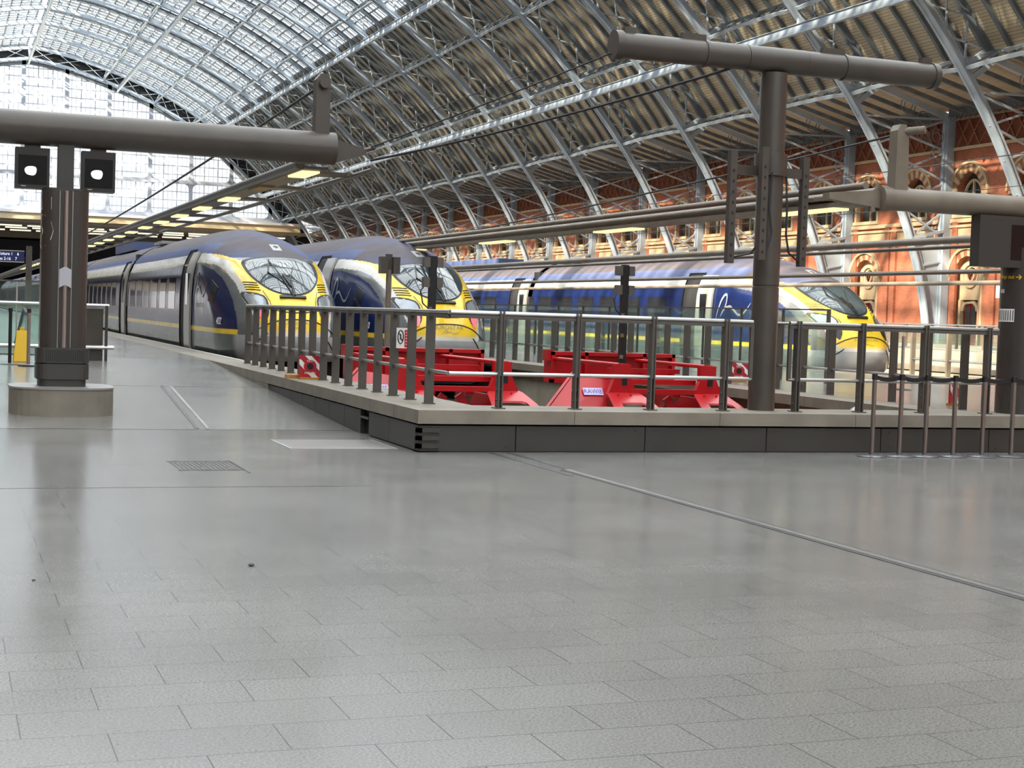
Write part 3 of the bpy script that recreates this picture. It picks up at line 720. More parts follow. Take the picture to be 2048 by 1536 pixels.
def paintmat(name, attr=True, col=(.1, .1, .1), rough=.13):
    mt = bpy.data.materials.new(name); mt.use_nodes = True; n = mt.node_tree; b = n.nodes['Principled BSDF']
    if attr:
        a = n.nodes.new('ShaderNodeAttribute'); a.attribute_name = 'livery'; src = a.outputs['Color']
        t = n.nodes.new('ShaderNodeTexCoord'); x = n.nodes.new('ShaderNodeTexNoise'); x.inputs['Scale'].default_value = 2.2; x.inputs['Detail'].default_value = 6
        n.links.new(t.outputs['Object'], x.inputs['Vector']); r = n.nodes.new('ShaderNodeMapRange'); r.inputs[1].default_value = .3; r.inputs[2].default_value = .7; r.inputs[3].default_value = .88; r.inputs[4].default_value = 1.08
        n.links.new(x.outputs['Fac'], r.inputs[0]); v = n.nodes.new('ShaderNodeVectorMath'); v.operation = 'SCALE'; n.links.new(src, v.inputs[0]); n.links.new(r.outputs[0], v.inputs['Scale']); n.links.new(v.outputs[0], b.inputs['Base Color'])
        r2 = n.nodes.new('ShaderNodeMapRange'); r2.inputs[3].default_value = rough-.06; r2.inputs[4].default_value = rough+.12; n.links.new(x.outputs['Fac'], r2.inputs[0])
        k = n.nodes.new('ShaderNodeMix'); k.inputs[2].default_value = .62; n.links.new(a.outputs['Alpha'], k.inputs[0]); n.links.new(r2.outputs[0], k.inputs[3]); n.links.new(k.outputs[0], b.inputs['Roughness'])
        sp_ = n.nodes.new('ShaderNodeMapRange'); sp_.inputs[3].default_value = .15; sp_.inputs[4].default_value = .48; n.links.new(a.outputs['Alpha'], sp_.inputs[0]); n.links.new(sp_.outputs[0], b.inputs['Specular IOR Level'])
    else: b.inputs['Base Color'].default_value = (*col, 1); b.inputs['Roughness'].default_value = rough
    b.inputs['Specular IOR Level'].default_value = .48
    return mt
TPAINT = paintmat('train_paint')
SCREEN = mat('windscreen_glass', (.035, .05, .058), .04, .0, spec=1.0); SCREEN.node_tree.nodes['Principled BSDF'].inputs['IOR'].default_value = 1.5
TGLASS = mat('carriage_glass', (.012, .014, .018), .06, 0, spec=.9)
HEADL = mat('headlamp_glass', (.28, .31, .35), .12, .3); PINK = mat('tail_lamp_red', (.85, .16, .20), .3, emit=.35)
def frange(a, b_, st):
    n = max(1, round((b_-a)/st)); return [a+(b_-a)*i/n for i in range(n+1)]
def col_mesh(name, rows, closed, parent, fnc, mt=TPAINT):
    nv = len(rows[0]); vs = [tuple(v) for r in rows for v in r]; fs = []
    for i in range(len(rows)-1):
        for j in range(nv-1): a = i*nv+j; fs.append((a, a+1, a+nv+1, a+nv))
    me = bpy.data.meshes.new(name); me.from_pydata(vs, [], fs); me.materials.append(mt)
    ca = me.color_attributes.new('livery', 'FLOAT_COLOR', 'POINT'); buf = []
    for x, s, z in vs: c = fnc(x, s, z); buf += [*c, 0.0 if z > 2.95 or (z > 2.7 and max(c) < .3) else 1.0]
    ca.data.foreach_set('color', buf); me.polygons.foreach_set('use_smooth', [True]*len(fs)); me.update()
    bm = bmesh.new(); bm.from_mesh(me); bmesh.ops.recalc_face_normals(bm, faces=bm.faces); bm.to_mesh(me); bm.free()
    o = bpy.data.objects.new(name, me); COL.objects.link(o); o.parent = parent; return o
CACHE = {}; NOSE_END = 5.1; GAP = 20.6
def nose_body(parent):
    if 'nose' in CACHE:
        o = bpy.data.objects.new('cab_car_body', CACHE['nose']); COL.objects.link(o); o.parent = parent; return o
    zs = frange(.36, 3.3, .022)+frange(3.32, 3.55, .018)+[3.565, 3.58, 3.59, 3.598]
    rows = []
    for z in zs:
        row = []
        ns = 105
        for side in (-1, 1):
            half = []
            for i in range(ns+1):
                t = (math.pi/2)*(i/ns); x = TW(z)*math.sin(t)**PA; s = TS(z)+TL(z)*(1-math.cos(t)); half.append((x, s))
            e = half[-1][1]; half += [(TW(z), e+(GAP-.25-e)*k/14) for k in range(1, 15)]
            pts = [Vector((side*x, s, z)) for x, s in half]
            row += list(reversed(pts)) if side == -1 else pts[1:]
        rows.append(row)
    o = col_mesh('cab_car_body', rows, False, parent, livery); CACHE['nose'] = o.data; return o
def slab(parent, name, pts2, mapf, mt, off0=.0, off1=.02, n=1):
    pass
def patch(parent, name, outline, mapf, mt, rings=8, off=.012, centre=None, thick=.0):
    c = centre or (sum(p[0] for p in outline)/len(outline), sum(p[1] for p in outline)/len(outline))
    mb = MB(); n = len(outline); mb.v.append(tuple(mapf(*c, off)))
    for r in range(1, rings+1):
        k = r/rings
        for u, v in outline: mb.v.append(tuple(mapf(c[0]+(u-c[0])*k, c[1]+(v-c[1])*k, off)))
    for i in range(n): mb.face((0, 1+i, 1+(i+1) % n))
    for r in range(1, rings):
        for i in range(n):
            a = 1+(r-1)*n; b_ = 1+r*n; mb.face((a+i, b_+i, b_+(i+1) % n, a+(i+1) % n))
    b0 = len(mb.v)                                   # rim back to the skin
    for u, v in outline: mb.v.append(tuple(mapf(u, v, -.01)))
    a = 1+(rings-1)*n
    for i in range(n): mb.face((a+i, b0+i, b0+(i+1) % n, a+(i+1) % n))
    return mb.build(name, mt, parent, smooth=True)
def smooth_loop(P, m=4):
    out = []; n = len(P)
    for i in range(n):
        p0, p1, p2, p3 = P[i-1], P[i], P[(i+1) % n], P[(i+2) % n]
        for j in range(m):
            t = j/m; out.append(tuple(.5*((2*p1[k])+(-p0[k]+p2[k])*t+(2*p0[k]-5*p1[k]+4*p2[k]-p3[k])*t*t+(-p0[k]+3*p1[k]-3*p2[k]+p3[k])*t**3) for k in (0, 1)))
    return out
def subdiv(P, m=5): return [tuple(P[i][k]+(P[(i+1) % len(P)][k]-P[i][k])*j/m for k in (0, 1)) for i in range(len(P)) for j in range(m)]
FX = lambda x, z, off: surf_xz(x, z, off)
def sidef(sd): return lambda s, z, off: surf_sz(s, z, sd, off)
def strip_on(mb, pts, w_, mapf, off=.012):
    for a, b_ in zip(pts, pts[1:]):
        p, q = mapf(*a, off), mapf(*b_, off); mb.beam(p, q, w_, .012, (0, -1, .3))
def make_train(name, label, cxr, cars=5, number=None, open_doors=True):
    t = thing(name, label, 'train', (cxr, 33.75, 0), 'high-speed trains parked at the platforms')
    nose_body(t)
    scr = smooth_loop([(-.77, 2.60), (-.43, 2.69), (0, 2.72), (.43, 2.69), (.77, 2.60), (.80, 2.41), (.67, 2.16), (.39, 1.94), (0, 1.86), (-.39, 1.94), (-.67, 2.16), (-.80, 2.41)])
    big = [(x*1.07, 2.3+(z-2.3)*1.08) for x, z in scr]
    fr = patch(t, 'windscreen_surround', big, FX, RUBBER, 8, .012)
    patch(t, 'windscreen', scr, FX, SCREEN, 10, .03)
    mb = MB(); f = lambda x, z: surf_xz(x, z, .06)
    mb.beam(f(.02, 1.82), f(-.12, 2.2), .035, .03); mb.beam(f(-.12, 2.2), f(-.32, 2.62), .03, .03); mb.beam(f(-.05, 2.05), f(-.42, 2.35), .02, .03); mb.beam(f(-.42, 2.35), f(-.30, 2.66), .03, .03)
    mb.beam(f(.05, 1.84), f(.04, 2.15), .05, .04); mb.beam(f(-.02, 2.1), f(.2, 2.5), .02, .02); mb.beam(f(-.1, 2.3), f(.02, 2.05), .05, .03)
    mb.beam(f(-.3, 1.80), f(.3, 1.80), .07, .04, (0, -.6, .8)); mb.build('wiper', BLACK, t)
    for sd, nm in ((-1, 'left'), (1, 'right')):
        hl = [(sd*a, b_) for a, b_ in ((.64, 1.78), (.97, 1.84), (.95, 1.66), (.78, 1.36), (.66, 1.33), (.60, 1.52))]
        hb = [(sd*.78+(a-sd*.78)*1.22, 1.57+(b_-1.57)*1.16) for a, b_ in hl]
        q = patch(t, 'headlamp', smooth_loop(hb, 3), FX, RUBBER, 3, .012)
        patch(q, 'headlamp_lens', smooth_loop(hl, 3), FX, HEADL, 3, .024)
        rl = [(sd*a, b_) for a, b_ in ((.62, 1.46), (.84, 1.46), (.78, 1.36), (.70, 1.22), (.64, 1.30))]
        patch(q, 'tail_lamp', smooth_loop(rl, 2), FX, PINK if cxr < 20 else RUBBER, 2, .03)
        mb = MB()
        for i in range(4):
            z = 1.93+i*.055; strip_on(mb, [(sd*(.66+.012*i), z), (sd*(.80+.01*i), z+.012), (sd*(.93+.008*i), z+.01)], .022, FX)
        mb.build('vent_grille', BLACK, t)
        mb = MB(); strip_on(mb, [(sd*.62, 1.92), (sd*.52, 1.7), (sd*.50, 1.5)], .012, FX); strip_on(mb, [(sd*.50, 1.5), (sd*.25, 1.46), (0, 1.45)], .022, FX); mb.build('panel_seam', BLACK, t)
        wn = subdiv([(3.25, 2.16), (2.6, 1.98), (2.65, 1.60), (3.3, 1.66)], 3)
        patch(t, 'cab_side_window', wn, sidef(sd), TGLASS, 3, .01)
    mb = MB(); strip_on(mb, [(-.95+1.9*i/24, 1.30-.36*abs(-1+i/12)**2.6) for i in range(25)], .02, FX); mb.build('coupler_hatch_seam', BLACK, t)
    mb = MB(); strip_on(mb, [(-.62-.35*i/6, .98-.3*i/6) for i in range(7)], .02, FX); strip_on(mb, [(.62+.45*i/6, .98-.55*i/6) for i in range(7)], .02, FX); mb.build('nose_seam', BLACK, t)
    mb = MB(); s0, z0 = 2.6, 3.0; pts = [surf_xz(-.06, 2.90, .02), surf_xz(.16, 2.90, .02), surf_xz(.16, 3.06, .02), surf_xz(-.06, 3.06, .02)]
    mb.v = [tuple(p) for p in pts]; mb.face((0, 1, 2, 3)); mb.build('roof_panel', mat('roof_panel', (.35, .35, .34), .5), t)
    letter('EUROSTAR', .115, lambda x, y: surf_xz(x*1.25, 1.19+y, .016), 'nose_lettering', mat('logo_grey', (.35, .27, .08), .5), t)
    # small ribbon logo on the nose, large one on the cab side
    def ribbon(nm, pts, mapf, mt, k):
        mb = MB(); n = len(pts); 
        for (u, v, wd), (u2, v2, w2) in zip(pts, pts[1:]):
            d = Vector((u2-u, v2-v)); d.normalize(); a = Vector((-d.y, d.x)); b = len(mb.v)
            for (uu, vv, ww) in ((u, v, wd), (u2, v2, w2)):
                mb.v.append(tuple(mapf(uu+a.x*ww*k, vv+a.y*ww*k, .014))); mb.v.append(tuple(mapf(uu-a.x*ww*k, vv-a.y*ww*k, .014)))
            mb.face((b, b+1, b+3, b+2))
        return mb.build(nm, mt, t, fix=False)
    E = [(0, 0, .2), (.10, .35, .6), (.28, .72, .9), (.44, .9, .9), (.56, .93, .8), (.62, .84, .7), (.6, .62, .7), (.52, .42, .8), (.40, .28, .5), (.28, .12, .2), (.42, .34, .5), (.6, .46, .8), (.85, .5, .9), (1.1, .36, .8), (1.35, .2, .9), (1.6, .2, .8), (1.85, .38, .5), (2.05, .62, .15)]
    def spl(P): 
        out = []
        for i in range(len(P)-1):
            for j in range(3): out.append(tuple(P[i][q]+(P[i+1][q]-P[i][q])*j/3 for q in range(3)))
        return out+[P[-1]]
    SILV = mat('logo_silver', (.62, .64, .68), .25, .6)
    for sd in (-1, 1): ribbon('side_emblem', spl([(5.55-u*.95, 1.62+v*.78, w_) for u, v, w_ in E]), sidef(sd), SILV, .04)
    ribbon('nose_emblem', spl([(-.17+u*.20, 1.07+v*.10, w_) for u, v, w_ in E]), FX, mat('logo_grey', (0, 0, 0)), .008)
    if number:
        for sd in (-1,): letter(number, .22, lambda x, y: surf_sz(1.95-x*.85, 1.13+y, -1, .012), 'number', WHITE, t, .02)
    letter('EUROSTAR', .15, lambda x, y: surf_sz(4.55-x*1.5, 1.50+y, -1, .012), 'side_lettering', mat('logo_gold', (.45, .36, .14), .4, .5), t)
    # cab-end door, windows, second door
    def door(sq, jambs=True):
        for sd in (-1, 1):
            mb = MB(); zz = frange(.42, 2.95, .12)
            rows = [[(sd*(TW(z)+.004), s, z) for s in (sq, sq+.5, sq+1.0)] for z in zz]
            mb.v = [p for r in rows for p in r]
            for i in range(len(rows)-1):
                for j in range(2): a = i*3+j; mb.face((a, a+1, a+4, a+3))
            dr = mb.build('doorway', DARK, t, fix=False)
            mb = MB()
            for (s0, s1) in ((sq-.95, sq-.02),):
                vs = []
                for z in frange(.45, 2.9, .14):
                    b = len(mb.v); mb.v += [(sd*(TW(z)+.07), s0, z), (sd*(TW(z)+.07), s1, z), (sd*(TW(z)+.015), s0, z), (sd*(TW(z)+.015), s1, z)]
                n = len(mb.v)//4
                for i in range(n-1):
                    a = i*4; c = a+4; mb.face((a, a+1, c+1, c)); mb.face((a+2, a, c, c+2)); mb.face((a+1, a+3, c+3, c+1))
                mb.face((0, 1, 3, 2)); e = (n-1)*4; mb.face((e, e+1, e+3, e+2))
            d = mb.build('door', mat('door_silver', (.42, .41, .39), .25, .3), t, smooth=True)
            mb = MB(); mb.box(*sorted((sd*1.50, sd*1.535)), sq-.65, sq-.28, 1.55, 2.35); mb.build('door_window', TGLASS, d)
            mb = MB()
            for s1 in (sq+.02, sq+.98):
                zz = frange(.45, 2.95, .2)
                for a, b_ in zip(zz, zz[1:]): mb.beam((sd*(TW(a)+.015), s1, a), (sd*(TW(b_)+.015), s1, b_), .05, .03, (0, 1, 0))
            mb.beam((sd*1.2, sq, 2.96), (sd*1.2, sq+1, 2.96), .06, .05); mb.build('door_frame', BLACK, dr)
            mb = MB(); mb.box(*sorted((sd*.9, sd*1.38)), sq+.45, sq+1.0, .45, 2.6); mb.build('vestibule_panel', mat('vestibule', (.7, .66, .58), .5), dr)
    def window(sc, wd=1.27, z0=1.42, z1=2.27):
        for sd in (-1, 1):
            mb = MB(); zz = frange(z0, z1, .12); mb.v = [(sd*(TW(z)+.006), s, z) for z in zz for s in (sc-wd/2, sc+wd/2)]
            for i in range(len(zz)-1): mb.face((2*i, 2*i+1, 2*i+3, 2*i+2))
            mb.build('window', TGLASS, t, fix=False)
    door(6.75)
    for i in range(7): window(9.55+1.87*i)
    door(GAP+1.1)
    # coupled coaches
    def prof_ring():
        zs = frange(.36, 3.3, .09)+[3.38, 3.45, 3.5, 3.55, 3.58, 3.598]
        L_ = [(-TW(z), z) for z in zs]; return L_+[(x*-1, z) for x, z in reversed(L_)]
    pr = prof_ring()
    for c in range(cars):
        a = GAP+.25+c*20.85; b_ = a+20.35
        rows = [[Vector((x, s, z)) for x, z in pr] for s in (a, a+.01, a+5, a+10, a+15, b_-.01, b_)]
        def f2(x, s, z, a=a):
            ls = s-a
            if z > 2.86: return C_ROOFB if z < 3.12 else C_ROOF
            if z < .92: return C_SKIRT
            if z < 1.03: return C_YEL
            if z < 2.56: return C_BLUE
            return C_SIL
        # densify around colour borders
        col_mesh('coach_body', rows, False, t, f2)
        for i in range(7 if c == 0 else 9): window(a+4.1+1.87*i if c == 0 else a+2.2+1.87*i)
    for c in range(cars): s = GAP+c*20.85; MB().box(-1.15, 1.15, s-.3, s+.3, .1, 3.2).build('gangway', RUBBER, t)
    mb = MB(); mb.box(-1.25, 1.25, 1.9, GAP+cars*20.8, -.12, .40); mb.box(-.75, .75, .75, 1.9, -.1, .40)
    mb.build('underframe', DARK, t)
    mb = MB(); mb.box(-1.47, -1.40, 5.9, GAP-.5, .36, .42); mb.box(1.40, 1.47, 5.9, GAP-.5, .36, .42); mb.build('step_board', FENCE, t)
    for s in (3.4, 5.9, 17.0, 19.2, 24, 26.5):
        for sd in (-1, 1): MB().tube([(sd*.78, s, .12), (sd*.66, s, .12)], .42, 20).build('wheel', RAILM, t)
    mb = MB()
    for sd in (-1, 1): mb.tube([(sd*1.05, .9, .42), (sd*1.12, .8, .05), (sd*.75, .75, -.10), (sd*.5, .8, .2)], .02, 6)
    mb.build('air_hose', RUBBER, t)
    for k in range(3):
        pass
    for s in (GAP-3.0, GAP-1.9): MB().box(-.7, .7, s, s+.9, 3.50, 3.60).build('roof_vent', mat('roof_vent', (.3, .3, .31), .5), t)
    mb = MB(); mb.box(-.55, .55, GAP+6, GAP+13, 3.55, 3.88); mb.build('roof_equipment_box', mat('roof_blue', C_ROOFB, .4), t)
    return t
make_train('train', 'leftmost high-speed train with yellow nose numbered 4032, alongside the open platform', 7.38, 6, '4032')
make_train('train', 'middle high-speed train with yellow nose standing behind the first red buffer stop', 10.92, 6, '40')
make_train('train', 'sunlit high-speed train on the right near the brick wall, blue side fully in view', 22.1, 6)
# ================================================================ BUFFER STOPS
def buffer_stop(cx_, label):
    t = thing('buffer_stop', label, 'buffer stop', (cx_, 22.6, 0), 'red buffer stops at the track ends')
    mb = MB(); mb.box(-1.17, 1.17, 2.05, 2.3, .43, .96); mb.box(-1.17, 1.17, 1.95, 2.05, .90, .96); mb.box(-1.17, 1.17, 1.95, 2.05, .43, .49)
    for x in (-1.17, -.55, .55, 1.11): mb.box(x, x+.06, 1.95, 2.05, .43, .96)
    mb.box(-1.24, -1.14, 1.98, 2.2, .8, .99)
    mb.build('buffer_beam', RED, t)
    for sx in (-.765, .765):
        mb = MB(); mb.prism([(-.12, .83), (.17, .83), (.17, .62), (.30, .35), (-.21, .35), (-.12, .58)], lambda u, v, d, sx=sx: (sx+u, d, v), -.05, .06); mb.k = 1; mb.box(sx+.02, sx+.11, -.058, -.05, .5, .64); mb.k = 0
        mb.box(sx-.08, sx-.02, .0, 2.0, .05, .3); mb.box(sx-.08, sx+.12, -.02, .3, .83, .84)
        mb.build('upright', [RED, BLACK], t)
        mb = MB(); mb.prism([(-.16, 0), (.30, 0), (.35, .06), (.46, .42), (.50, .8), (.40, .8), (.30, .38), (.24, .34), (-.12, .34), (-.14, .8), (-.34, .8), (-.24, .05)], lambda u, v, d, sx=sx: (sx+u, -.05-v*.92+d*.4, .355-v*.42+d), 0, .03)
        for bx in (-.08, .14): mb.tube([(sx+bx, -.14, .3), (sx+bx, -.14, .36)], .018, 8)
        mb.build('foot', RED, t)
        mb = MB(); mb.tube([(sx-.02, -.02, .82), (sx-.35, 1.95, .84)], .035, 10); mb.build('tie_rod', RED, t)
        mb = MB(); mb.beam((sx*.4, .1, .35), (sx*.9, 1.9, -.2), .12, .1); mb.beam((sx*.15, .1, .3), (sx*.7, .1, -.3), .08, .12); mb.build('strut', RED, t)
    mb = MB(); mb.box(-.62, .75, -.06, .06, .36, .44); mb.box(-.62, .75, .3, .42, .5, .58); mb.box(-.6, .7, .8, .9, .66, .74); mb.build('crossbar', RED, t)
    mb = MB()
    pl = [(-2.30, -.22, -.2), (-1.05, -.22, -.2), (-.95, .10, .25), (-.72, .20, .40), (-.70, .30, .53), (-1.40, .42, .62)]
    n0 = (Vector(pl[1])-Vector(pl[0])).cross(Vector(pl[5])-Vector(pl[0])).normalized()*.03
    mb.v = [tuple(Vector(p)) for p in pl]+[tuple(Vector(p)+n0) for p in pl]
    mb.face((0, 1, 2, 3, 4, 5)); mb.face((11, 10, 9, 8, 7, 6))
    for i in range(6): j = (i+1) % 6; mb.face((i, j, 6+j, 6+i))
    mb.beam((-2.30, -.2, -.17), (-1.40, .44, .64), .04, .10, (0, -.5, .8))
    gp = mb.build('guard_plate', RED, t)
    A, B_, D_ = Vector(pl[0]), Vector(pl[1]), Vector(pl[5]); ux = (B_-A).normalized(); uy = ux.cross((D_-A).cross(ux)).normalized() if False else ((D_-A)-ux*(D_-A).dot(ux)).normalized()
    nn = ux.cross(uy).normalized(); nn = nn if nn.z > 0 else -nn
    o0 = Vector((-1.16, .16, .34))+nn*.045
    mb = MB(); mb.v = [tuple(o0+ux*a+uy*b_) for a, b_ in ((-.17, -.05), (.17, -.05), (.17, .09), (-.17, .09))]; mb.face((0, 1, 2, 3)); lb = mb.build('maker_label', mat('label_lilac', (.55, .5, .75), .5), gp, fix=False)
    letter('RAWIE', .12, lambda x, y: o0+nn*.004+ux*x*.9+uy*(y-.02), 'lettering', mat('label_blue', (.1, .06, .3), .5), lb)
    return t
buffer_stop(7.39, 'red buffer stop on the left, in front of the middle train seen through the rails')
buffer_stop(10.95, 'red buffer stop on the right, with its slanted maker-labelled plate in full view')
for X, lab in ((7.36, 'black square signal post above the left red buffer stop'), (10.73, 'black square signal post above the right red buffer stop')):
    t = thing('signal_post', lab, 'signal post', (X, 23.75, 0), 'black signal posts at the track ends')
    MB().box(-.055, .055, -.05, .05, .55, 2.46).build('post', BLACK, t)
    for z in (2.36, 2.04):
        for sx in (-1, 1):
            mb = MB(); mb.box(*sorted((sx*.06, sx*.16)), -.06, .06, z-.08, z+.08); mb.box(*sorted((sx*.05, sx*.08)), -.02, .02, z-.02, z+.02); mb.build('camera_box', mat('box_grey', (.10, .092, .08), .5), t)
    MB().tube([(-.12, 0, 2.0), (-.2, -.03, 1.9), (-.17, -.06, 1.7), (-.05, -.06, 1.6), (-.06, -.06, 1.2)], .012, 6).build('cable', RUBBER, t)
    for z in (1.62, 1.28, .92): MB().box(-.07, -.02, -.09, -.05, z-.03, z+.03).build('bracket', TAUPE, t)
t = thing('sign_post', 'grey post with a small boxed signal head between the two left trains', 'signal post', (8.55, 30.6, 0))
MB().tube([(0, 0, -.48), (0, 0, 2.4)], .06, 12).build('post', TAUPE, t); mb = MB(); mb.box(-.2, -.06, -.12, .1, 2.32, 2.66); mb.box(.06, .2, -.12, .1, 2.32, 2.66); mb.box(-.06, .06, -.02, .1, 2.35, 2.72); mb.build('signal_head', BROWN, t)
# ================================================================ RAILINGS
def railing_left():
    t = thing('railing', 'grey railing of flat posts along the left edge of the track pit', 'railing', (5.45, 17.59, .472), 'railings around the track pit')
    for i in range(16):
        y = i*.779; mb = MB(); mb.box(-.055, .055, y-.018, y+.018, 0, 1.08); mb.box(-.07, .07, y-.05, y+.05, 0, .012); mb.build('post', FENCE, t)
    MB().tube([(0, 16*.779-.6, 1.10), (0, -.72, 1.10)], .026, 12).build('handrail', CHROME, t)
    MB().box(-.03, .03, -.7, 11.75, 1.04, 1.075).build('rail_bracket', FENCE, t)
    MB().tube([(0, 11.75, .40), (0, -.72, .40)], .022, 12).build('mid_rail', CHROME, t)
    return t
railing_left()
def railing_front(x0, x1, posts, lab, endframes=()):
    t = thing('railing', lab, 'railing', (x0, 16.85, .472), 'railings around the track pit')
    for px in posts:
        x = px-x0; mb = MB()
        for sx in (-.028, .014): mb.box(x+sx, x+sx+.014, -.055, .055, 0, 1.13)
        mb.box(x-.014, x+.014, -.04, .04, .38, 1.1); mb.box(x-.06, x+.06, -.08, .08, 0, .012)
        for z in (.1, .22): mb.tube([(x-.045, 0, z), (x+.045, 0, z)], .014, 8)
        mb.build('post', FENCE, t)
    L_ = x1-x0
    MB().tube([(0, 0, 1.10), (L_, 0, 1.10)], .026, 12).build('handrail', CHROME, t); MB().box(0, L_, -.025, .03, 1.035, 1.075).build('rail_bracket', FENCE, t)
    MB().tube([(0, 0, .40), (L_, 0, .40)], .022, 12).build('mid_rail', CHROME, t)
    for ex in endframes: MB().box(ex-x0-.022, ex-x0+.022, -.02, .02, .39, 1.08).build('end_bar', FENCE, t)
railing_front(5.45, 9.36, (6.07, 7.03, 8.01, 8.99), 'grey railing on the front plinth, from the corner to the tall T-shaped post', (9.35,))
railing_front(9.88, 13.0, (10.0, 10.93, 11.87, 12.85), 'grey railing on the front plinth, right of the tall T-shaped post', (9.89,))
t = thing('railing', 'grey railing of flat posts along the right edge of the track pit', 'railing', (13.2, 17.8, .47), 'railings around the track pit')
for i in range(32):
    y = i*.847; mb = MB(); mb.box(-.06, .06, y-.018, y+.018, 0, 1.08)
    for z in (.1, .22): mb.tube([(-.02, y-.03, z), (-.02, y+.03, z)], .014, 6)
    mb.build('post', FENCE, t)
MB().tube([(0, 31*.847, 1.10), (0, -.3, 1.10)], .026, 10).build('handrail', CHROME, t); MB().tube([(0, 31*.847, .40), (0, -.3, .40)], .022, 10).build('mid_rail', CHROME, t)
# sign on railing
t = thing('warning_sign', 'white sign with a prohibition ring and a red text panel on the railing', 'sign', (5.455, 19.10, 1.15))
MB().box(-.02, .185, -.10, -.085, -.06, .20).build('panel', WHITE, t)
mb = MB(); mb.tube([(.032+.036*math.cos(a*math.pi/12), -.105, .085+.085*math.sin(a*math.pi/12)) for a in range(25)], .006, 6); mb.box(.024, .04, -.107, -.101, .05, .12); mb.beam((.01, -.104, .14), (.055, -.104, .03), .004, .008); mb.build('pictogram', BLACK, t)
MB().box(.085, .17, -.106, -.101, -.045, .175).build('text_panel', mat('sign_red', (.45, .015, .015), .5), t)
mb = MB()
for i in range(5): mb.box(.097, .155-.015*(i % 2), -.109, -.105, .135-i*.038, .15-i*.038)
mb.build('text_lines', mat('sign_pink', (.75, .35, .35), .5), t)
# ================================================================ T SHAPED POST
def bolts(): pass
t = thing('gantry_post', 'tall dark brown T-shaped steel post standing on the front plinth', 'post', (9.67, 17.12, .47))
mb = MB(); mb.lathe(0, 0, [(.168, 0), (.166, 1.54), (.158, 1.545), (.158, 1.565), (.166, 1.57), (.163, 4.2)], 40); mb.build('column', BROWN, t, smooth=True)
mb = MB(); R_ = .155
def xtube(mb, x0, x1, r, z, n=36): mb.tube([(x0, 0, z), (x1, 0, z)], r, n)
xtube(mb, -2.12, -.42, R_, 4.36); xtube(mb, -.415, .41, R_+.004, 4.36); xtube(mb, .415, 2.30, R_, 4.36); mb.build('crossbeam', BROWN, t, smooth=True)
for ea, eb, er in ((-2.20, -2.1, .02), (2.28, 2.36, .012)): mb = MB(); xtube(mb, ea, eb, R_+er, 4.36); mb.build('end_cap', BROWN, t, smooth=True)
for x in (-.98, .98):
    mb = MB(); xtube(mb, x-.02, x+.02, R_+.012, 4.36); mb.box(x-.32, x, -.04, .04, 4.48, 4.58); mb.build('lug', BROWN, t)
for x in (-2.05, 2.15): MB().box(x-.02, x+.12, -.05, .05, 4.45, 4.58).build('lug', BROWN, t)
mb = MB(); mb.lathe(0, 0, [(.17, 2.92), (.205, 2.925), (.205, 3.20), (.17, 3.205)], 36); mb.build('collar', BROWN, t, smooth=True)
for x, y, h0, h1 in ((-.56, -.05, 2.1, 3.25), (.50, .02, 2.1, 3.25), (-.24, -.26, 2.15, 3.3), (.20, .24, 2.1, 3.25)):
    mb = MB(); mb.box(x-.045, x+.045, y-.045, y+.045, h0-.28, h1-.05); mb.k = 1
    for i in range(9): mb.box(x-.012, x+.012, y-.049, y-.04, h0-.2+i*.13, h0-.165+i*.13)
    mb.k = 0; mb.beam((x, y, 2.98), (x*.3, y*.3, 2.98), .05, .12); mb.build('mounting_bar', [BROWN, BLACK], t)
for pts in ([(-.22, -.17, 2.95), (-.26, -.2, 2.6), (-.22, -.2, 2.1), (-.3, -.12, 1.95), (-.5, -.06, 1.9)], [(.2, -.05, 2.95), (.2, -.1, 2.5), (.2, -.1, 2.2), (.26, -.08, 1.98), (.45, 0, 1.88)], [(-.12, -.26, 2.95), (-.15, -.27, 2.5), (-.1, -.27, 2.2), (-.16, -.27, 2.0)]):
    MB().tube(pts, .013, 6).build('cable', RUBBER, t)
# ================================================================ LEFT POST WITH CROSSBEAM
CX, CYL = 1.50, 21.35
t = thing('gantry_post', 'thick clad post at left marked 5, on a round stone base', 'post', (CX, CYL, 0))
oct_ = [(.62, -.40), (.42, -.60), (0, -.68), (-.42, -.60), (-.62, -.40), (-.66, 0), (-.62, .4), (-.42, .6), (0, .68), (.42, .6), (.62, .4), (.66, 0)]
oct2 = [(.34*math.copysign(1, a)*abs(math.cos(k*math.pi/16))**.6 if False else .33*math.cos(k*math.pi/12), .33*math.sin(k*math.pi/12)) for k, a in enumerate([1]*24)]
oc = smooth_loop(oct_, 3); fl = lambda u, v, d: (u, v, d)
mb = MB(); mb.prism(oc, fl, -.05, .40); mb.build('stone_base', STONE, t); mb = MB(); mb.prism([(u*1.015, v*1.015) for u, v in oc], fl, .40, .425); mb.build('stone_top', mat('base_steel_top', (.30, .29, .28), .3, .3), t)
def rr(w_, d_, r, n=5):
    out = []
    for cx_, cy_, a0 in ((w_-r, d_-r, 0), (-w_+r, d_-r, 90), (-w_+r, -d_+r, 180), (w_-r, -d_+r, 270)):
        for i in range(n+1): a = math.radians(a0+90*i/n); out.append((cx_+r*math.cos(a), cy_+r*math.sin(a)))
    return out
mb = MB(); mb.prism(rr(.30, .28, .1), fl, .42, .52); mb.prism(rr(.335, .31, .12), fl, .52, .72); mb.prism(rr(.30, .28, .1), fl, .72, .735); mb.prism(rr(.335, .31, .12), fl, .735, .93); mb.k = 1
for i in range(19): x = -.22+i*.026; mb.box(x, x+.012, -.316, -.30, .755, .91)
mb.build('plinth_ring', [CLAD, BLACK], t)
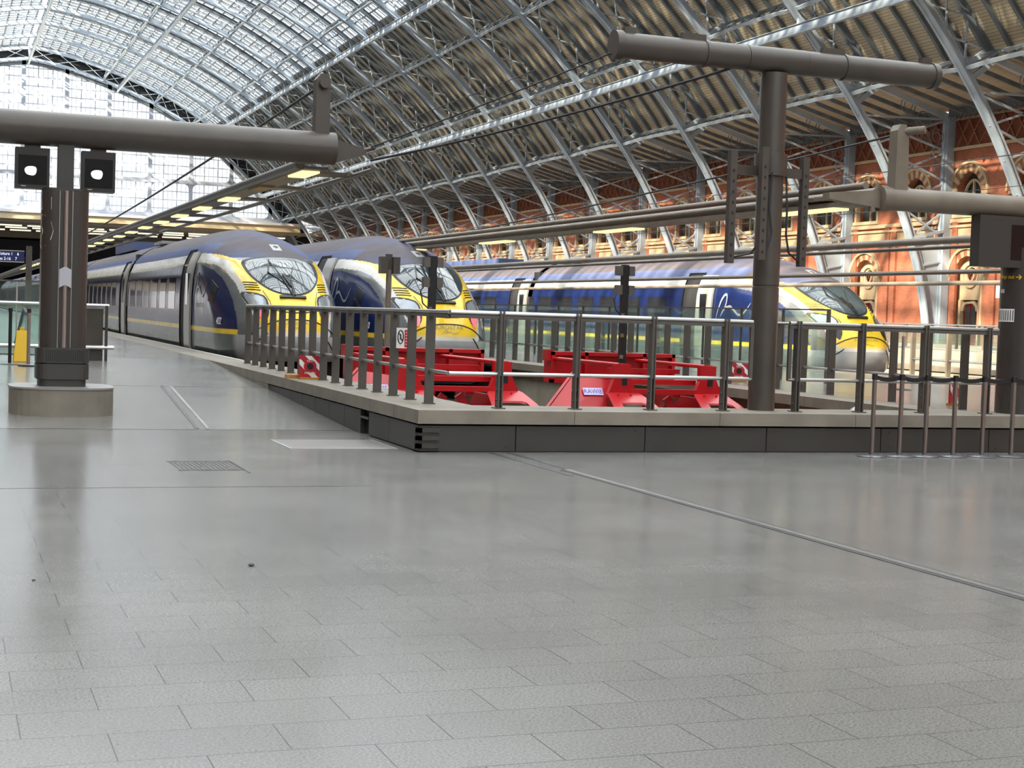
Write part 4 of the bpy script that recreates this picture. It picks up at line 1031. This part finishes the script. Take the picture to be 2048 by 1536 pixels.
mb = MB(); mb.prism(rr(.295, .29, .15, 8), fl, .93, 2.99); mb.build('cladding', mat('column_clad', (.050, .044, .040), .25, .1), t, smooth=True)
mb = MB(); mb.box(-.085, -.078, -.298, -.28, .935, 2.985); mb.box(.078, .085, -.298, -.28, .935, 2.985); mb.tube([(0, -.285, .935), (0, -.285, 2.985)], .032, 12); mb.build('steel_trim', CHROME, t)
mb = MB(); mb.v = []; 
for sx in (-1, 1):
    b = len(mb.v); mb.v += [(0, -.322, 2.0), (sx*.075, -.322, 1.96), (sx*.075, -.322, 1.72), (0, -.322, 1.76)]; mb.face((b, b+1, b+2, b+3))
mb.build('chevron', mat('chevron_grey', (.42, .42, .46), .4), t)
def wrap5(x, y):
    th = .30+(.17-x)/.155
    if th <= math.pi/2: return (-.145-.155*math.sin(th), -.14-.155*math.cos(th), 2.28+y)
    return (-.301, -.14+(th-math.pi/2)*.155, 2.28+y)
letter('5', .84, wrap5, 'number', mat('numeral_cream', (.55, .52, .45), .5), t, .055)
mb = MB(); mb.prism(rr(.29, .28, .14, 6), fl, 2.99, 3.02); mb.k = 0; mb.box(-.10, .10, -.10, .14, 2.99, 3.72); mb.build('neck', CLAD, t)
mb = MB(); mb.tube([(-4.5, 0, 3.80), (3.62, 0, 3.80)], .225, 40); mb.build('crossbeam', BROWN, t, smooth=True)
mb = MB(); mb.prism([(-.10, 0), (.10, 0), (.10, .9), (.06, .98), (-.04, .98), (-.10, .9)], lambda u, v, d: (3.42+u, d, 3.84+v), -.11, .11)
mb.tube([(3.42, -.2, 4.68), (3.42, .14, 4.68)], .07, 16); mb.build('bracket', BROWN, t)
mb = MB(); mb.prism([(0, .16), (.45, .04), (.45, -.03), (0, -.18)], lambda u, v, d: (3.62+u, d, 3.78+v), -.05, .05); mb.tube([(4.0, 0, 3.79), (4.2, 0, 3.86)], .03, 8); mb.build('nose_fin', BROWN, t)
for x, lab in ((-.42, 'left'), (.42, 'right')):
    s_ = thing('screen_monitor', 'black boxed display screen hung under the crossbeam, on the %s of the clad post' % lab, 'screen', (CX+x, CYL, 3.28), 'boxed screens under the left crossbeam')
    mb = MB(); mb.box(-.215, .215, -.06, .2, -.27, .26); mb.build('housing', mat('screen_housing', (.014, .012, .010), .4), s_)
    MB().box(-.18, .18, -.065, -.06, -.22, .16).build('display', mat('display_black', (.004, .004, .005), .25, spec=.3), s_)
    MB().box(-.14, -.08, -.07, -.06, -.25, -.24).build('badge', CHROME, s_); 
    mb = MB(); mb.prism(smooth_loop([(-.08, .01), (-.04, .05), (.05, .05), (.07, 0), (.04, -.06), (-.05, -.05)], 3), lambda u, v, d: (u-.02, -.068+d, v-.04), 0, .002); mb.build('picture', lampmat('screen_white', (.9, .9, .85), 1.2), s_)
    MB().box(-.1, .1, 0, .1, .26, .34).build('hanger', BROWN, s_)
# ================================================================ RIGHT POST WITH CROSSBEAM
RX_, RY_ = 13.50, 17.05
t = thing('gantry_post', 'dark clad post at the right edge with a crossbeam reaching left', 'post', (RX_, RY_, .47))
mb = MB(); mb.lathe(0, 0, [(.28, 0), (.28, 2.20)], 40); mb.build('cladding', mat('column_clad', (0, 0, 0)), t, smooth=True)
def wrapc(x, z, r=.284, f0=.61):
    c = Vector((-.62, -.785)); l = Vector((-.785, .62)); f = f0-x/.28
    p = c*math.cos(f)*r+l*math.sin(f)*r; return (p.x, p.y, z)
MB().lathe(0, 0, [(.285, .40), (.292, .41), (.292, .44), (.285, .45)], 40).build('trim_ring', CLAD, t)
mb = MB()
for k in range(8):
    x0 = -.18+k*.034; b0 = len(mb.v); mb.v += [wrapc(x0, 1.22), wrapc(x0+.034, 1.22), wrapc(x0+.034, 1.39), wrapc(x0, 1.39)]; mb.k = 1; mb.face((b0, b0+1, b0+2, b0+3))
    b0 = len(mb.v); mb.v += [wrapc(x0+.012, 1.235, .288), wrapc(x0+.024, 1.235, .288), wrapc(x0+.024, 1.375, .288), wrapc(x0+.012, 1.375, .288)]; mb.k = 2; mb.face((b0, b0+1, b0+2, b0+3))
mb.build('louvre_panel', [CLAD, WHITE, CLAD], t, fix=False)
letter('Way out', .075, lambda x, y: wrapc(x*.9-.05, 1.79+y), 'lettering', YEL, t, .01)
mb = MB()
for (x0, z0, x1, z1) in ((.09, 1.81, .16, 1.81), (.13, 1.84, .16, 1.81), (.13, 1.78, .16, 1.81)): mb.beam(wrapc(x0, z0), wrapc(x1, z1), .006, .012)
mb.build('arrow', YEL, t)
mb = MB(); mb.v = [wrapc(-.16, 1.60), wrapc(-.07, 1.60), wrapc(-.07, 1.65), wrapc(-.16, 1.65)]; mb.face((0, 1, 2, 3)); mb.build('small_label', mat('label_grey', (.4, .42, .42), .5), t)
mb = MB(); mb.box(-.1, .1, -.1, .1, 2.2, 2.75); mb.build('neck', BROWN, t)
mb = MB(); mb.tube([(-2.20, 0, 2.74), (4.0, 0, 2.74)], .148, 36); mb.build('crossbeam', TAUPE, t, smooth=True)
mb = MB(); mb.prism([(-.10, 0), (.10, 0), (.08, .82), (.03, .90), (-.05, .90), (-.09, .82)], lambda u, v, d: (-2.01+u, d, 2.79+v), -.09, .09); mb.tube([(-2.0, -.02, 3.60), (-1.80, -.25, 3.62)], .05, 14); mb.build('bracket', TAUPE, t)
mb = MB(); mb.tube([(-2.28, 0, 2.74), (-2.18, 0, 2.74)], .165, 30); mb.build('end_cap', TAUPE, t, smooth=True)
mb = MB(); mb.prism([(0, .1), (-.75, .03), (-.75, -.05), (0, -.13)], lambda u, v, d: (-2.28+u, d+.05, 2.74+v), -.08, .08); mb.tube([(-2.38, 0, 2.62), (-2.38, 0, 2.56)], .045, 10); mb.build('nose_fin', TAUPE, t)
s_ = thing('screen_monitor', 'dark boxed display screen hung under the right-hand crossbeam', 'screen', (13.08, 17.0, 2.74), 'boxed screens'); s_['group'] = 'boxed screen under the right crossbeam'
MB().box(-.44, .30, -.15, .04, -.34, .33).build('housing', mat('housing_right', (.032, .028, .024), .5), s_); MB().box(.06, .27, -.155, -.15, -.24, .22).build('display', MATS['display_black'], s_)
# ================================================================ OVERHEAD LIGHT GANTRIES AND WIRES
def gantry(name, label, cat, xa, za, xb, zb, y0, y1, mt, lamps, rs=.07):
    t = thing(name, label, cat, (0, 0, 0), 'overhead lighting beams')
    mb = MB(); mb.tube([(xa, y0, za), (xa, y1, za)], rs, 12); mb.build('tube', mt, t, smooth=True)
    MB().tube([(xb, y0, zb), (xb, y1, zb)], rs*.55, 10).build('tube', mt, t, smooth=True)
    y = y0+1.2
    while y < y1:
        mb = MB(); mb.prism([(xa, y-.5), (xb-.1, y-.12), (xb, y-.12), (xb, y+.12), (xb-.1, y+.12), (xa, y+.5)], lambda u, v, d: (u, v, za-.04+d), 0, .05); mb.build('crosspiece', mt, t); y += lamps
    return t
g = gantry('lighting_beam', 'long overhead lighting beam running back from the left post, with yellow panels', 'light', 4.78, 3.62, 5.85, 3.60, 22.0, 190, BROWN, 3.2)
g.location = (0, 0, 0)
y = 22.3; i = 0
while y < 110:
    MB().box(4.88, 5.14, y, y+1.0, 3.53, 3.56).build('lamp_panel', LAMP if i != 1 else mat('panel_flaked', (.55, .36, .03), .6, 0, .9, 9, col2=(.3, .3, .28)), g); y += 3.2; i += 1
mb = MB(); mb.box(4.84, 5.2, 22.0, 190, 3.56, 3.60); mb.build('tray', BROWN, g)
g = gantry('lighting_beam', 'long overhead lighting beam running left from the right-hand crossbeam', 'light', 11.20, 3.26, 11.02, 3.36, 17.05, 190, TAUPE, 300, .085)
mb = MB(); mb.box(11.05, 11.35, 17.3, 190, 3.13, 3.19); mb.build('tray', TAUPE, g)
for k in range(8): MB().box(11.08, 11.32, 17.9+k*6.4, 19.6+k*6.4, 3.10, 3.13).build('lamp_panel', LAMP, g)
g = gantry('lighting_beam', 'upper pale pipe beam crossing in front of the brick wall', 'light', 15.0, 2.98, 15.15, 2.88, 17, 160, TAUPE, 300, .06)
for (x, z, r, lab) in ((13.8, 2.40, .035, 'middle pale pipe running in front of the round-arched doorways'), (17.1, 2.40, .04, 'lower pale pipe running in front of the round-arched doorways')):
    tag(MB().tube([(x, 17, z), (x, 150, z)], r, 8).build('overhead_pipe', TAUPE), lab, 'pipe', 'overhead pipes')
def sagw(p, q, sag, n=14):
    p = Vector(p); q = Vector(q); return [p.lerp(q, i/n)-Vector((0, 0, sag*4*(i/n)*(1-i/n))) for i in range(n+1)]
WIRES = [((5.62, 21.4, 3.85), (7.5, 17.12, 4.75), .02, .010, 'thin black stay wire from the left crossbeam tip to the T-shaped post'),
 ((5.66, 21.4, 3.68), (9.05, 17.12, 4.68), .06, .018, 'thick black cable strung from the left crossbeam tip to the T-shaped post'),
 ((4.92, 21.35, 4.68), (4.75, 60, 3.9), .1, .022, 'black stay cable falling back from the bracket of the left crossbeam'),
 ((11.5, 17.05, 4.05), (12.0, 60, 3.35), .25, .016, 'stay cable falling back from the bracket of the right crossbeam'),
 ((20.5, 20, 5.2), (20.5, 200, 5.2), .15, .012, 'high thin contact wire in front of the brick wall'),
 ((20.5, 20, 4.3), (20.5, 200, 4.3), .1, .010, 'contact wire over the sunlit train'),
 ((24.3, 20, 5.1), (24.3, 200, 5.1), .1, .010, 'contact wire over the empty track, upper'),
 ((24.3, 20, 3.9), (24.3, 200, 3.9), .1, .010, 'contact wire over the empty track, lower'),
 ((9.1, 24, 5.6), (9.1, 200, 5.6), .1, .008, 'thin contact wire over the middle train')]
for p, q, sg, r, lab in WIRES: tag(MB().tube(sagw(p, q, sg), r, 6).build('overhead_wire', RUBBER), lab, 'wire', 'overhead wires and stays')
# ================================================================ BELT BARRIERS
xs = (10.53, 10.91, 11.27, 11.67, 12.09, 12.52, 12.95)
for i, x in enumerate(xs):
    lab = 'steel belt-barrier post before the plinth, ' + ('leftmost of the row' if i == 0 else '%s from the left end of the row' % ordn(i))
    t = thing('barrier_post', lab, 'barrier post', (x, 15.92-.01*i, 0), 'belt barrier posts in front of the plinth')
    MB().lathe(0, 0, [(.17, 0), (.175, .008), (.15, .02), (.03, .03), (.03, .04)], 28).build('base', CHROME if False else mat('barrier_base', (.2, .2, .21), .3, .7), t, smooth=True)
    MB().tube([(0, 0, .02), (0, 0, .93)], .028, 16).build('pole', mat('barrier_steel', (.30, .285, .275), .3, 1.0), t, smooth=True)
    MB().tube([(0, 0, .93), (0, 0, 1.0)], .034, 16).build('head', BLACK, t, smooth=True)
for i, (a, b_) in enumerate(zip(xs, xs[1:])):
    mb = MB(); n = 8
    pts = [(a+.03+(b_-a-.06)*k/n, 15.92-.01*i, .955-.022*4*(k/n)*(1-k/n)) for k in range(n+1)]
    for p, q in zip(pts, pts[1:]): mb.box(p[0], q[0], p[1]-.002, p[1]+.002, (p[2]+q[2])/2-.026, (p[2]+q[2])/2+.026)
    tag(mb.build('barrier_belt', BLACK), 'black belt stretched between barrier posts, %s span from the left' % ordn(i), 'belt', 'black belts between the barrier posts')
# left enclosure
t = thing('balustrade', 'glass balustrade with steel handrails around the stairwell at left', 'balustrade', (0, 30.0, .44))
MB().tube([(-4, 0, 1.04), (2.95, 0, 1.04)], .03, 10).build('handrail', CHROME, t); MB().tube([(-4, 0, .25), (3.05, 0, .25)], .04, 10).build('low_rail', CHROME, t)
for x in (-1.6, .2, 1.95): MB().box(x, x+.04, -.02, .02, 0, 1.03).build('post', FENCE, t)
MB().box(2.45, 2.85, .05, .35, 0, .98).build('end_pier', BROWN, t)
for x in (2.88,): MB().box(x, x+.05, -.03, .03, 0, 1.04).build('end_post', CLAD, t)
for a, b_ in ((-3.4, -1.6), (-1.55, .2), (.25, 1.95), (2.0, 2.4)): MB().box(a, b_, 0, .012, .05, 1.0).build('glass_panel', GLASS, t)
t = thing('glass_wall', 'taller greenish glass panels standing behind the left stairwell balustrade', 'glass panels', (0, 36, .47))
for i in range(5): MB().box(-.6+i*.72, .1+i*.72, 0, .015, 0, 1.45).build('glass_panel', GLASS, t); MB().box(-.63+i*.72, -.6+i*.72, -.02, .04, 0, 1.47).build('upright', CHROME, t)
for i in range(9): MB().box(2.55, 2.565, .3+i*2, 2.2+i*2, 0, 1.45).build('glass_panel', GLASS, t)
MB().box(-.7, 2.6, -.02, .03, 1.46, 1.5).build('top_rail', FENCE, t)
t = thing('escalator', 'escalator handrails and sloping glass sides dropping inside the left stairwell', 'escalator', (0, 31.5, .47))
for x in (.9, 1.55, 2.35):
    mb = MB(); mb.prism([(0, .8), (1.2, .85), (6, -.2), (6, -1.2), (0, -.2)], lambda u, v, d, x=x: (x+d, u, v), 0, .02); mb.build('glass_side', GLASS, t)
    MB().tube([(x, -.1, .8), (x, 1.2, .88), (x, 6, -.15)], .035, 8).build('handrail', RUBBER if x != .9 else CHROME, t)
MB().box(.9, 2.4, 0, 8, -.1, .02).build('comb_plate', CLAD, t)
t = thing('direction_sign', 'dark blue hanging coach direction sign on a brown post at far left', 'sign', (0, 39.7, 0))
MB().box(.4, 1.86, -.03, .03, 2.46, 2.71).build('panel', mat('sign_blue', (.008, .012, .09), .4), t); mb = MB(); mb.box(.4, 1.86, -.035, .035, 2.71, 2.73); mb.box(.4, 1.86, -.035, .035, 2.44, 2.46); mb.build('frame', CHROME, t)
MB().box(1.90, 2.04, -.05, .05, .47, 2.85).build('post', BROWN, t)
letter('Coach Voiture 1    6', .105, lambda x, y: (1.36+x*.85, -.034, 2.61+y), 'lettering', lampmat('sign_text', (.8, .85, 1), .8), t)
letter('Coaches Voitures 2-16    7', .105, lambda x, y: (1.20+x*.85, -.034, 2.49+y), 'lettering', MATS['sign_text'], t)
t = thing('wet_floor_sign', 'yellow folding wet-floor sign behind the left stairwell posts', 'floor sign', (1.37, 29.55, .42))
for s_ in (-1, 1):
    mb = MB(); b = 0; mb.v = [(-.15, s_*.15, 0), (.15, s_*.15, 0), (.09, s_*.02, .56), (-.09, s_*.02, .56), (-.15, s_*.17, 0), (.15, s_*.17, 0), (.09, s_*.035, .56), (-.09, s_*.035, .56)]
    for q in ((0,1,2,3),(7,6,5,4),(0,4,5,1),(1,5,6,2),(2,6,7,3),(3,7,4,0)): mb.face(q)
    mb.build('board', YEL, t)
MB().box(-.04, .04, -.03, .03, .55, .62).build('handle', YEL, t)
for x, y, lab in ((1.44, 28.6, 'steel barrier post just left of the clad post, nearer of the pair'), (1.68, 29.2, 'steel barrier post just left of the clad post, right of the pair'), (1.14, 28.9, 'black barrier post at far left beside the stairwell glass')):
    t = thing('barrier_post', lab, 'barrier post', (x, y, .385), 'barrier posts by the stairwell')
    mm = BLACK if 'black' in lab else CHROME
    MB().lathe(0, 0, [(.18, 0), (.18, .012), (.03, .03)], 24).build('base', MATS['barrier_base'], t); MB().tube([(0, 0, .02), (0, 0, .95)], .03, 12).build('pole', mm, t); MB().tube([(0, 0, .93), (0, 0, 1.0)], .036, 12).build('head', BLACK, t)
# ================================================================ STRIPED BOARDS
def stopboard(x, y, lab, rz=0):
    t = thing('striped_board', lab, 'warning board', (x, y, .472), 'red and white striped boards', rz)
    mb = MB(); mb.plate([(-.17, .03), (.17, .03), (.17, .36), (-.17, .36)], [], XZ(0), -.01, .01); mb.build('board', mat('board_red', (.42, .012, .02), .5), t)
    mb = MB()
    for a in (-.30, -.08, .14, .36):
        pts = [(a, .36), (a+.10, .36), (a+.43, .03), (a+.33, .03)]
        cl = []
        for (u, v), (u2, v2) in zip(pts, pts[1:]+pts[:1]): cl.append((max(-.17, min(.17, u)), v))
        # clip a diagonal stripe to the board
        out = []; 
        def line(a0, z): return a0+(.36-z)
        zz = [.03+.33*k/12 for k in range(13)]
        L_ = [(max(-.168, line(a, z)), z) for z in zz if line(a, z) < .168 and line(a+.1, z) > -.168]; R2 = [(min(.168, line(a+.1, z)), z) for z in zz if line(a, z) < .168 and line(a+.1, z) > -.168]
        if len(L_) > 1: 
            poly = L_+list(reversed(R2)); mb.prism(poly, XZ(0), -.014, -.011)
    mb.build('stripes', WHITE, t)
    mb = MB(); mb.prism([(.10*math.cos(k*math.pi/10), .20+.10*math.sin(k*math.pi/10)) for k in range(20)], XZ(0), -.018, -.015); mb.build('disc', MATS['board_red'], t)
    mb = MB(); mb.prism([(.05*math.cos(k*math.pi/10), .20+.05*math.sin(k*math.pi/10)) for k in range(20)], XZ(0), -.022, -.019); mb.build('hub', BLACK, t)
    letter('NOT', .05, lambda u, v: (u, -.024, .265+v), 'lettering', WHITE, t); letter('MOVED', .05, lambda u, v: (u, -.024, .08+v), 'lettering', WHITE, t)
    MB().box(-.16, .14, -.07, .05, 0, .03).build('timber_chock', mat('chock_wood', (.45, .22, .05), .6), t)
    return t
stopboard(5.30, 23.3, 'red and white striped board leaning at the left railing')
stopboard(13.72, 18.7, 'red and white striped board beyond the belt barrier, at right', .5)
stopboard(13.75, 25.2, 'red and white striped board seen just left of the T-shaped post', -.4)
mb = MB(); mb.box(4.98, 5.26, 23.45, 23.62, .473, .53); tag(mb.build('timber_chock', MATS['chock_wood']), 'orange-brown timber chock on the coping left of the striped board', 'wooden block')
mb = MB(); mb.v = [(11.1, 17.25, .474), (11.16, 17.22, .475), (11.2, 17.27, .50), (11.13, 17.31, .505), (11.08, 17.29, .485)]; mb.face((0, 1, 2, 3, 4)); mb.v += [(11.12, 17.26, .52)]; mb.face((0, 1, 5)); mb.face((1, 2, 5)); mb.face((3, 4, 5)); tag(mb.build('crumpled_paper', WHITE), 'scrap of crumpled white paper on the front coping', 'paper')
# ================================================================ PLATFORM TWO: glass screens, posts, walls
t = thing('balustrade', 'long green glass balustrade on the platform between the buffers and sunlit train', 'balustrade', (15.6, 25.2, .47))
for i in range(16): MB().box(-.008, .008, i*1.7, i*1.7+1.66, .05, 1.36).build('glass_panel', GLASS, t); MB().box(-.02, .02, i*1.7+1.66, i*1.7+1.7, 0, 1.38).build('upright', FENCE, t)
MB().box(-.02, .02, 0, 27.2, 1.37, 1.40).build('top_rail', FENCE, t); MB().box(-.03, .03, -.03, .03, 0, 1.4).build('end_post', FENCE, t)
t = thing('balustrade', 'second green glass balustrade along the far side of the same stairwell', 'balustrade', (18.6, 35.0, .47))
for i in range(14): MB().box(-.008, .008, i*1.9, i*1.9+1.86, .05, 1.1).build('glass_panel', GLASS, t); MB().box(-.05, .05, i*1.9+1.86, i*1.9+1.92, 0, 1.12).build('upright', FENCE, t)
MB().tube([(0, 0, 1.14), (0, 26.6, 1.14)], .03, 8).build('handrail', CHROME, t)
t = thing('barrier_post', 'steel barrier post with a cable on the platform behind the T-shaped post', 'barrier post', (15.9, 23.2, .47)); MB().tube([(0, 0, .02), (0, 0, .95)], .03, 10).build('pole', CHROME, t); MB().lathe(0, 0, [(.18, 0), (.18, .012), (.03, .03)], 20).build('base', MATS['barrier_base'], t)
def far_rail(x, y0, y1, lab, h=1.1, mt=TAUPE, st=1.3, gl=False):
    t = thing('railing', lab, 'railing', (x, y0, .47), 'railings on the far platforms')
    n = int((y1-y0)/st)
    for i in range(n+1): MB().box(-.05, .05, i*st-.03, i*st+.03, 0, h).build('post', mt, t)
    MB().tube([(0, 0, h), (0, n*st, h)], .03, 8).build('handrail', CHROME, t)
    for z in (.42,): MB().tube([(0, 0, z), (0, n*st, z)], .025, 8).build('mid_rail', CHROME, t)
    if gl: MB().box(-.006, .006, 0, n*st, .1, h-.08).build('glass_panel', GLASS, t)
far_rail(20.2, 20.0, 29.5, 'pale grey railing nearest the nose of the sunlit train')
far_rail(26.0, 22.0, 29.6, 'pale grey railing beyond the nose of the sunlit train', 1.1, TAUPE, 1.1)
far_rail(33.0, 30, 60, 'glazed railing in front of the brick wall, nearer one', 1.25, TAUPE, 1.5, True)
far_rail(41.0, 40, 66, 'glazed railing close to the brick wall', 1.3, TAUPE, 1.8, True)
for (x0, x1, y0, y1, h, lab) in ((28.2, 31.5, 33, 45, .45, 'low beige stone bench wall right of the sunlit nose'), (35, 38, 40, 60, .5, 'low beige stone bench wall nearer the brick wall')):
    tag(MB().box(x0, x1, y0, y1, .47, .47+h).build('bench_wall', CONC), lab, 'low wall', 'low stone walls on the far platform')
t = thing('signal_post', 'pale grey slim post with a small box, before the nearest doorway', 'signal post', (33.3, 42.9, .47)); MB().tube([(0, 0, 0), (0, 0, 2.55)], .09, 12).build('post', mat('pale_post', (.5, .5, .48), .5), t); mb = MB(); mb.box(-.28, -.09, -.12, .12, 2.2, 2.6); mb.box(.09, .2, -.1, .1, 2.35, 2.6); mb.build('box', MATS['pale_post'], t)
# ================================================================ FLOOR INSERTS
mb = MB(); mb.box(5.93, 6.07, 5, 14.55, .0005, .004); tag(mb.build('expansion_strip', mat('strip_dark', (.06, .06, .06), .4)), None, None); o = bpy.context.scene.objects[-1] if False else None
mb2 = MB(); mb2.box(5.97, 6.03, 5, 14.55, .004, .007); q = mb2.build('expansion_strip_cap', CHROME)
for ob in bpy.data.objects:
    if ob.name.startswith('expansion_strip'): ob['kind'] = 'structure'
mb = MB(); mb.box(5.80, 5.86, 14.0, 16.4, .0005, .003); mb.box(6.02, 6.08, 14.3, 16.4, .0005, .003); o = mb.build('trim_floor_joint', MATS['strip_dark']); struct(o)
def ramp_z(y): return max(0, (y-19.4)*.47/11.4)
for x0, x1, mt, nm in ((3.0, 3.05, MATS['strip_dark'], 'trim_ramp_joint'), (3.14, 3.18, CHROME, 'trim_ramp_strip')):
    mb = MB(); a, b_ = 19.5, 25.2; quad(mb, (x0, a, ramp_z(a)+.004), (x1, a, ramp_z(a)+.004), (x1+.3, b_, ramp_z(b_)+.004), (x0+.3, b_, ramp_z(b_)+.004)); struct(mb.build(nm, mt, fix=False))
mb = MB()
for y in (19.4, 25.1): quad(mb, (-10, y, ramp_z(y)+.004), (PW, y, ramp_z(y)+.004), (PW, y+.03, ramp_z(y+.03)+.004), (-10, y+.03, ramp_z(y+.03)+.004))
quad(mb, (-10, 13.27, .002), (3.6, 13.27, .002), (3.6, 13.29, .002), (-10, 13.29, .002)); struct(mb.build('trim_floor_joint', MATS['strip_dark'], fix=False))
mb = MB(); mb.box(3.64, 4.88, 16.86, 18.0, .0005, .004); mb.k = 1
for i in range(20): y = 16.9+i*.055; mb.box(3.67, 4.85, y, y+.02, .004, .007)
struct(mb.build('trim_tactile_plate', [mat('plate_light', (.42, .42, .43), .35, .4), CHROME]))
mb = MB(); mb.k = 0
for i in range(15): x = 2.12+i*.042; mb.box(x, x+.018, 14.66, 15.48, .0005, .003)
mb.box(2.10, 2.74, 14.62, 14.64, .0005, .003); mb.box(2.10, 2.74, 15.48, 15.5, .0005, .003); mb.box(2.72, 2.74, 14.4, 15.5, .0005, .003); struct(mb.build('trim_drain', [MATS['strip_dark']]))
for x, y, s_, lab in ((1.77, 9.21, .022, 'tiny dark pebble on the paving below the drain grille'), (.5, 8.9, .012, 'tiny dark speck on the paving at lower left')):
    bmm = MB(); bmm.lathe(x, y, [(s_*.6, .001), (s_, s_*.3), (s_*.6, s_*.6), (s_*.1, s_*.7)], 8); tag(bmm.build('pebble', BLACK), lab, 'pebble')
